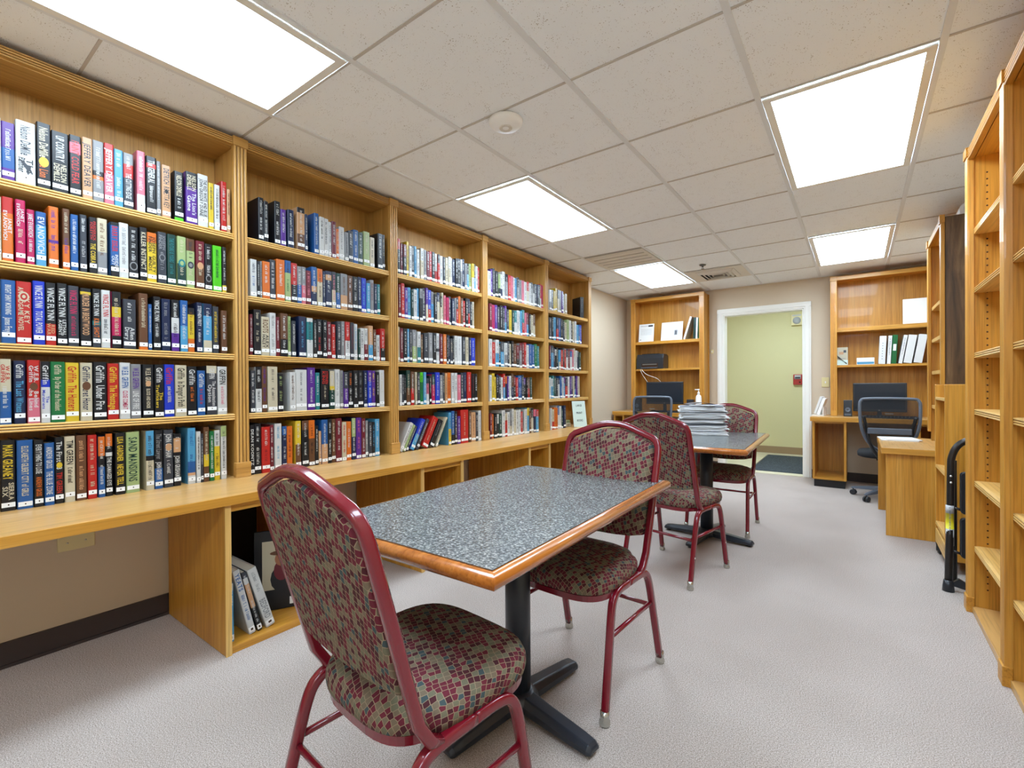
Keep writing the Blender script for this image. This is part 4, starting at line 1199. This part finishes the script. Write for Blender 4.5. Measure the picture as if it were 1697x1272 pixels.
binder('wide white binder slanting, rightmost on the right hutch', .505, 6.43, zb, .066, .295, .2, 'paper', 9, None)
t = thing('white_board', 'blank white board standing on the right hutch top shelf', 'board', (.52, 6.46, 1.7505), 0)
b = MB(); b.box(-.13, .13, 0, .03, .0005, .265, 'plastic_white', M=Matrix.Rotation(R(-3), 4, 'X')); b.build('panel', t, bevel=.003)
t = holder('small pale greeting card with dark sprigs on the right hutch', 'greeting_card', -.135, 6.44, zb, .10, .20, 'cover_cream', 6, [(-.5, .5, 0, .28, 'mint'), (-.3, .1, .6, .75, 'cover_peach'), (.1, .35, .70, .84, 'cover_slate'), (-.2, .3, .35, .38, 'news_dark')])
b = MB()
for k in range(3): b.sweep([(-.05 + k * .004, -.003, .11 - k * .012), (.04, -.004, .012 + k * .004)], circ(.0022, 6), 'black_plastic')
b.build('sprig', t)
t = holder('low wide card with a bluish landscape on the right hutch', 'landscape_card', .072, 6.44, zb, .155, .075, 'paper', 6, [(-.48, .48, .05, .4, 'cover_sky_blue'), (-.4, .45, .4, .55, 'news')])
# things on the desks
t = thing('brochure_holder', 'white brochures leaning in a holder at the right desk\'s left end', 'brochures', (-.355, 6.42, DT + .0005), R(-10))
M = Matrix.Rotation(R(18), 4, 'Y')
b = MB(); b.box(-.045, -.022, -.06, .06, .012, .215, 'paper', M=M); b.build('brochure', t)
b = MB(); b.box(-.018, .012, -.055, .055, .012, .205, 'news', M=M); put_scribble(b, 'news_dark', tuple(M @ Vector((-.0455, 0, .19))), (0, 0, -1), (0, 1, 0), .02, .12, NR); b.build('brochure', t)
b = MB(); b.box(-.06, .06, -.065, .065, 0, .006, 'plastic_white'); b.box(.05, .056, -.065, .065, .006, .10, 'plastic_white'); b.build('stand', t)
t = thing('sanitizer_bottle', 'clear white pump bottle at the right end of the left desk', 'bottle', (-1.635, 6.24, DT + .0005))
b = MB(); b.lathe([(0, 0), (.034, 0), (.036, .01), (.036, .19), (.028, .22), (.014, .235), (0, .235)], 'plastic_white', seg=22); b.box(-.0365, -.036, -.02, .02, .05, .14, 'cover_pink'); b.build('body', t)
b = MB(); b.lathe([(0, .235), (.015, .235), (.015, .262), (.006, .266), (.006, .29), (.012, .292), (.012, .305), (0, .305)], 'plastic_white', seg=16); b.box(-.045, 0, -.006, .006, .293, .304, 'plastic_white'); b.build('pump', t)
t = thing('loose_papers', 'white papers lying on the low return desk by the cart', 'papers', (.27, 5.12, .6505), R(4))
b = MB(); b.box(-.12, .12, -.15, .15, 0, .006, 'paper'); b.build('sheet', t)
b = MB(); b.box(-.10, .13, -.14, .12, .0062, .011, 'paper', M=Matrix.Rotation(R(7), 4, 'Z')); b.build('sheet', t)

# wall plates by the door
def wplate(name, label, cat, x, z, w_, h_):
    t = thing(name, label, cat, (x, YB, z)); b = MB(); b.box(-w_ / 2, w_ / 2, -.008, 0, -h_ / 2, h_ / 2, 'plate_ivory'); b.build('plate', t, bevel=.003)
    b = MB(); b.box(-.006, .006, -.014, -.007, -.012, .012, 'plastic_white'); b.build('toggle', t)
wplate('light_switch', 'ivory light switch beside the right hutch', 'switch', -.305, 1.145, .075, .115)
wplate('wall_button', 'small ivory wall plate between the left hutch and the door', 'switch', -1.575, 1.57, .04, .05)

# ---------------------------------------------------------------- office chairs
def office_chair(label, loc, rotz, bh, arms=False):
    t = thing('office_chair', label, 'office chair', loc, R(rotz), 'black office chairs')
    zs = .47
    rg = []
    def so(a, w_, d_, n_=3.2):
        c, s_ = math.cos(a), math.sin(a)
        return (math.copysign(abs(c) ** (2 / n_), c) * w_, math.copysign(abs(s_) ** (2 / n_), s_) * d_)
    def sq(k, z): return [(x * k, y * k, z) for x, y in (so(2 * math.pi * i / 36, .24, .23) for i in range(36))]
    b = MB(); b.rings([sq(.9, zs - .055), sq(.99, zs - .045), sq(1, zs - .02), sq(.95, zs), sq(.6, zs + .008), sq(.02, zs + .006)], 'fabric_black'); b.build('seat', t)
    # back: rounded frame with mesh
    def yb(z): return -.20 - .10 * (z - .5) - .05 * math.sin(max(0, min(1, (z - .5) / (bh - .5))) * math.pi)
    pts = [(0, .50), (-.07, .505), (-.13, .54), (-.175, .61), (-.203, .70), (-.215, .80), (-.218, bh - .06), (-.208, bh - .022), (-.175, bh - .004), (0, bh)]
    pts = pts + [(-x, z) for x, z in pts[-2:0:-1]]
    P = [(x, yb(z), z) for x, z in pts]
    b = MB(); b.sweep(smooth_path(P + [P[0]], 4)[:-1], rrect(.026, .030, .011, 2), 'grey_plastic', closed=True, up=(0, 1, 0)); b.build('back_frame', t)
    b = MB(); n_ = 12; gr = []
    zs_ = [.515 + (bh - .525) * k / n_ for k in range(n_ + 1)]
    def half_w(z):
        q = [(abs(x), zz) for x, zz in pts if x <= 0]; q.sort(key=lambda a: a[1])
        for (x0, z0), (x1, z1) in zip(q, q[1:]):
            if z0 <= z <= z1: return x0 + (x1 - x0) * (z - z0) / max(1e-6, z1 - z0)
        return .17
    for z in zs_:
        hw = half_w(z) - .006; gr.append([(hw * (-1 + 2 * k / 8), yb(z) + .012 * (1 - ((k - 4) / 4) ** 2) - .004, z) for k in range(9)])
    n = len(b.v)
    for row in gr: b.v += row
    for i in range(n_):
        for k in range(8):
            ids = (n + i * 9 + k, n + i * 9 + k + 1, n + (i + 1) * 9 + k + 1, n + (i + 1) * 9 + k); b.face(ids, 'mesh_weave', [(b.v[q][0], b.v[q][2]) for q in ids], True)
    b.build('back_mesh', t)
    b = MB(); zl = .70; b.box(-.16, .16, yb(zl) - .03, yb(zl) - .016, zl - .045, zl + .012, 'grey_plastic'); b.build('lumbar_bar', t, bevel=.008)
    b = MB(); b.box(-.03, .03, yb(bh - .14) - .006, yb(bh - .14) - .002, bh - .145, bh - .135, 'plate_steel'); b.build('badge', t)
    for s_ in (-1, 1):
        b = MB(); b.sweep(smooth_path([(s_ * .03, -.05, zs - .06), (s_ * .07, -.20, zs - .05), (s_ * .14, -.255, .56), (s_ * .165, -.25, .70), (s_ * .19, yb(.82) - .012, .82)], 6), rrect(.02, .028, .006, 2), 'black_plastic'); b.build('back_support', t)
    b = MB(); b.box(-.09, .09, -.10, .12, zs - .085, zs - .055, 'black_plastic'); b.build('tilt_mechanism', t, bevel=.006)
    b = MB(); b.lathe([(0, .09), (.032, .09), (.032, .26), (.018, .26), (.018, zs - .08), (0, zs - .08)], 'black_plastic', seg=18); b.build('gas_lift', t)
    for k in range(5):
        a = R(72 * k + 18 + rotz); M = Matrix.Rotation(a, 4, 'Z'); rg = []
        for d, w_, z0, z1 in ((.02, .030, .08, .125), (.15, .024, .075, .108), (.27, .018, .066, .088), (.30, .016, .064, .078)):
            rg.append([tuple(M @ Vector(p)) for p in ((d, -w_, z0), (d, -w_ * .8, z1), (d, w_ * .8, z1), (d, w_, z0))])
        b = MB(); b.rings(rg, 'grey_plastic', smooth=False); l_ = b.build('base_arm', t, bevel=.004)
        b = MB()
        for q in (-.014, .014):
            c_ = M @ Vector((.285, q, .028)); n = len(b.v); ax = M.to_3x3() @ Vector((0, 1, 0)); e1 = M.to_3x3() @ Vector((1, 0, 0))
            rgs = []
            for tq in (-.009, -.007, .007, .009):
                rr = .0265 if abs(tq) < .008 else .022
                rgs.append([tuple(c_ + ax * tq + e1 * (rr * math.cos(u_ * math.pi / 8)) + Vector((0, 0, rr * math.sin(u_ * math.pi / 8)))) for u_ in range(16)])
            b.rings(rgs, 'black_plastic')
        c_ = M @ Vector((.285, 0, .03)); b.box(-.006, .006, -.016, .016, 0, .04, 'black_plastic', M=Matrix.Translation(c_))
        b.build('caster', l_)
    return t
office_chair('black mesh backed office chair at the right computer desk', (.235, 5.80, 0), 0, .985)
office_chair('black office chair at the left computer desk, only its back hoop showing', (-1.995, 5.72, 0), 8, .985)

# ---------------------------------------------------------------- low return desk along the right wall
t = thing('return_desk', 'low wooden return desk standing before the right hutch', 'desk', (.43, 5.2, 0))
zt = .65
b = MB(); b.box(-.285, .305, -.79, .14, zt - .042, zt, 'counterY'); b.build('top', t, bevel=.002)
b = MB(); b.box(-.289, -.285, -.79, .14, zt - .042, zt - .001, 'oakY'); b.box(-.289, .305, -.794, -.79, zt - .042, zt - .001, 'oakX'); b.build('edge_band', t)
b = MB(); b.box(-.262, .30, -.765, -.743, 0, zt - .042, 'oakZ'); b.build('end_panel', t, bevel=.002)
b = MB(); b.box(-.283, .30, .112, .134, .0, zt - .042, 'oakZ'); b.build('inner_panel', t, bevel=.002)
b = MB(); b.box(.10, .115, -.743, .112, .09, zt - .042, 'oakZ'); b.build('modesty_panel', t)

# ---------------------------------------------------------------- right wall bookcases
RZ = (1.872, 1.587, 1.27, .995, .645, .327)
def right_case(y0, y1, label, ends=(True, True), lowz=.03):
    t = thing('wall_bookcase', label, 'bookcase', (.47, (y0 + y1) / 2, 0), 0, 'empty oak bookcases on the right wall'); h = (y1 - y0) / 2; ZT = 2.268
    xf, xb = 0.0, .258
    b = MB(); b.box(xb - .012, xb, -h, h, lowz, ZT, 'oakZ'); b.build('back_panel', t)
    for s_ in (-1, 1):
        ya, yb_ = sorted((s_ * (h - .002), s_ * (h - .024)))
        b = MB(); b.box(xf - .012, xb - .012, ya, yb_, 0, ZT, 'oakZ'); sp_ = b.build('side_panel', t)
        b = MB(); yy = s_ * (h - .0245)
        for xx in (.035, .20):
            z = .12
            while z < 2.15: b.lathe([(0, 0), (.004, 0), (.004, -s_ * .0006), (0, -s_ * .0006)], 'hole', c=(xx, yy, z), seg=6, axis='Y'); z += .032
        tag(b.build('pin_holes', sp_), kind='stuff')
    b = MB(); b.box(xf - .005, xb - .012, -h + .024, h - .024, ZT - .05, ZT - .025, 'oakY'); b.build('top_panel', t)
    b = MB(); b.box(xf - .02, xb - .012, -h + .024, h - .024, 0, lowz, 'counterY'); b.build('bottom_panel', t, bevel=.002)
    b = MB(); reeded_strip(b, 'Y', .055, .022, -h + .033, h - .033, ZT - .031, -.012, 'oakY', -1, 4); b.build('crown', t)
    for z in RZ: reeded_shelf(t, xb - .012, -.012, -h + .024, h - .024, z, -1, th=.028)
    for s_, on in zip((-1, 1), ends):
        if on: add_pilaster(t, -.012, s_ * h, 0, ZT, -1, .062)
    return t
right_case(2.497, 3.205, 'empty oak bookcase on the right wall, with the step stool behind its end')
right_case(1.785, 2.497, 'empty oak bookcase on the right wall, cut off by the right edge', (True, False))
# far hutch on the return desk with its dark stained end
t = thing('return_hutch', 'tall oak bookcase with dark stained side beyond the book cart', 'bookcase', (.492, 4.80, .65)); Z0 = .001; ZT = 2.285 - .65; h = .37
b = MB(); b.box(.226, .238, -h, h, Z0, ZT, 'oakZ'); b.build('back_panel', t)
b = MB(); b.box(-.002, .238, -h - .008, -h + .014, Z0, ZT - .004, 'walnutZ'); b.build('dark_side', t)
b = MB(); b.box(-.002, .226, h - .014, h + .008, Z0, ZT, 'oakZ'); b.build('side_panel', t)
b = MB(); b.box(-.002, .226, -h + .014, h - .014, ZT - .04, ZT - .02, 'oakY'); b.build('top_panel', t)
b = MB(); b.box(-.022, -.002, -h + .03, h - .03, ZT - .05, ZT, 'oakY'); b.build('crown', t, bevel=.003)
for s_ in (-1, 1):
    b = MB(); b.box(-.024, -.002, s_ * h - .034, s_ * h + .03, .078, ZT - .05, 'oakZ'); p = b.build('pilaster', t, bevel=.004)
    b = MB(); b.box(-.030, -.002, s_ * h - .036, s_ * h + .032, ZT - .05, ZT + .006, 'oakY'); b.build('corner_block', p, bevel=.002)
for z in (1.741, 1.48, 1.222, .946):
    b = MB(); b.box(0, .226, -h + .014, h - .014, z - .65 - .028, z - .65, 'plyY'); b.build('shelf', t, bevel=.002)
t = thing('paper_roll', 'pale roll lying on top of the dark sided bookcase', 'roll', (.62, 4.56, 2.2865))
b = MB(); b.lathe([(.022, -.07), (.042, -.07), (.045, -.066), (.045, .066), (.042, .07), (.022, .07), (.022, -.07)], 'plastic_white', c=(0, 0, .0455), seg=24, axis='Y'); b.build('winding', t)

# ---------------------------------------------------------------- book cart
t = thing('book_cart', 'wooden book cart on black casters between the step stool and return desk', 'cart', (.55, 3.965, 0)); w_ = .135; L = .225
for s_ in (-1, 1):
    ya, yb_ = sorted((s_ * L, s_ * (L - .022))); b = MB(); b.box(-w_, w_, ya, yb_, .075, 1.115, 'oakZ'); e_ = b.build('end_panel', t, bevel=.004)
    if s_ < 0:
        b = MB(); b.prism([(x * .9 + .035, z + 1.075) for x, z in rrect(.085, .030, .0149, 5)], 'Y', -L - .0012, -L + .001, 'hole'); b.build('hand_slot', e_)
        b = MB()
        for zz in (.985, .10, .14): b.lathe([(0, 0), (.006, 0), (.006, -.001), (0, -.001)], 'hole', c=(.01, -L, zz), seg=10, axis='Y')
        b.build('screw_caps', e_)
b = MB(); b.box(-.012, .012, -L + .022, L - .022, .2, 1.03, 'oakZ'); b.build('divider', t)
for z in (1.02, .575, .20):
    for s_ in (-1, 1):
        M = Matrix.Translation((s_ * .012, 0, z)) @ Matrix.Rotation(R(s_ * -6), 4, 'Y'); xa, xb_ = sorted((0, s_ * .122)); b = MB(); b.box(xa, xb_, -L + .022, L - .022, -.018, 0, 'plyY', M=M); b.build('shelf', t, bevel=.002)
for s_ in (-1, 1):
    xa, xb_ = sorted((s_ * w_, s_ * (w_ - .02))); b = MB(); b.box(xa, xb_, -L - .001, L + .001, .075, .165, 'plyY'); b.build('side_rail', t, bevel=.003)
for sx in (-1, 1):
    for sy in (-1, 1):
        b = MB(); b.lathe([(0, -.012), (.026, -.012), (.032, -.006), (.032, .006), (.026, .012), (0, .012)], 'black_plastic', c=(sx * .115, sy * .19, .0325), seg=20, axis='X'); b.box(sx * .115 - .02, sx * .115 + .02, sy * .19 - .018, sy * .19 + .018, .062, .0755, 'black_metal'); b.box(sx * .115 - .018, sx * .115 - .014, sy * .19 - .014, sy * .19 + .014, .02, .066, 'black_metal'); b.box(sx * .115 + .014, sx * .115 + .018, sy * .19 - .014, sy * .19 + .014, .02, .066, 'black_metal'); b.build('caster', t)

# ---------------------------------------------------------------- folding step stool, closed, standing behind the bookcase end
t = thing('step_stool', 'folded black step stool with a yellow warning label, beside the wall bookcase', 'step stool', (.557, 3.41, 0))
hw = .152
def yl(z): return .02 + .04 * z
pth = [(-hw - .012, yl(.05), .05), (-hw - .002, yl(.4), .40), (-hw + .002, yl(.66), .66), (-hw + .006, yl(.72), .72), (-hw + .025, yl(.775), .775), (-hw + .06, yl(.81), .81), (-hw + .11, yl(.822), .822)]
pth = pth + [(-x, y, z) for x, y, z in pth[::-1]]
b = MB(); b.sweep(smooth_path(pth, 5), circ(.0165, 14), 'tube_dark', up=(0, 1, 0)); b.build('hoop_frame', t)
b = MB(); b.lathe([(0, .245), (.0173, .245), (.0173, .335), (.0172, .335), (.0172, .42), (.0173, .42), (.0173, .462), (0, .462)], 'label_grey', c=(-hw - .004, yl(.35), 0), seg=14, mats=['label_grey', 'label_grey', 'label_grey', 'label_yellow', 'label_grey', 'label_grey', 'label_grey']); put_scribble(b, 'news_dark', (-hw - .009, yl(.35) - .0178, .455), (0, 0, -1), (1, 0, 0), .008, .19, NR); b.build('warning_label', t)
for z0, z1 in ((.425, .65), (.19, .405)):
    b = MB(); b.prism([(x, z + (z0 + z1) / 2) for x, z in rrect(.235, z1 - z0, .02, 4)], 'Y', .005, .035, 'black_plastic'); st = b.build('step', t, bevel=.004)
    b = MB(); b.sweep([(-hw, yl(z0 + .03), z0 + .03), (-.11, .02, z0 + .02)], circ(.007, 8), 'tube_dark'); b.build('bracket', st)
for s_ in (-1, 1):
    b = MB(); b.lathe([(0, 0), (.026, 0), (.024, .03), (.02, .06), (0, .06)], 'black_plastic', c=(s_ * (hw + .012), yl(.03), 0), seg=14); b.build('foot', t)
    b = MB(); b.sweep([(s_ * (hw - .02), .075, .03), (s_ * (hw - .02), .085, .70)], circ(.011, 10), 'tube_dark'); b.build('rear_leg', t)
    for z in (.585, .62):
        b = MB(); b.lathe([(0, 0), (.006, 0), (.005, -.003), (0, -.004)], 'screw', c=(s_ * hw, yl(z) - .0155, z), seg=10, axis='Y'); b.build('rivet', t)
b = MB(); b.prism([(-hw - .01, .035), (-hw + .03, .075), (-hw + .09, .04), (0, .03), (hw - .09, .04), (hw - .03, .075), (hw + .01, .035), (hw - .08, .018), (0, .012), (-hw + .08, .018)], 'Y', yl(.04) - .008, yl(.04) + .012, 'black_plastic'); b.build('foot_brace', t)

# ---------------------------------------------------------------- hallway fittings
t = thing('floor_mat', 'dark grey ribbed floor mat in the hallway beyond the doorway', 'mat', (-.74, 7.65, 0))
b = MB(); b.box(-.40, .55, -.80, .80, 0, .008, 'mat_pile'); b.build('pile', t)
b = MB(); b.box(-.42, .57, -.82, .82, 0, .005, 'black_plastic'); b.build('border', t)
t = thing('wall_speaker', 'cream wall speaker high on the hallway wall', 'speaker', (-.775, HY, 2.155))
b = MB(); b.box(-.078, .078, -.045, 0, -.09, .09, 'plate_ivory'); b.build('housing', t, bevel=.004)
b = MB(); b.lathe([(0, 0), (.056, 0), (.056, -.003), (0, -.003)], 'label_grey', c=(0, -.0455, -.015), seg=24, axis='Y'); b.build('grille', t)
b = MB(); b.box(-.06, .06, -.047, -.0445, .058, .076, 'label_grey'); b.build('strobe_lens', t)
t = thing('fire_alarm_pull', 'red and white fire alarm pull on the hallway wall', 'alarm', (-.765, HY, 1.20))
b = MB(); b.box(-.062, .062, -.04, 0, -.082, .082, 'alarm_red'); b.build('housing', t, bevel=.006)
b = MB(); b.box(-.042, .042, -.055, -.039, .01, .07, 'label_grey'); b.box(-.036, .036, -.0565, -.0545, .016, .04, 'cover_slate'); b.build('handle', t)
b = MB(); b.box(.018, .04, -.0415, -.0395, -.055, -.03, 'hole'); b.build('keyhole', t)
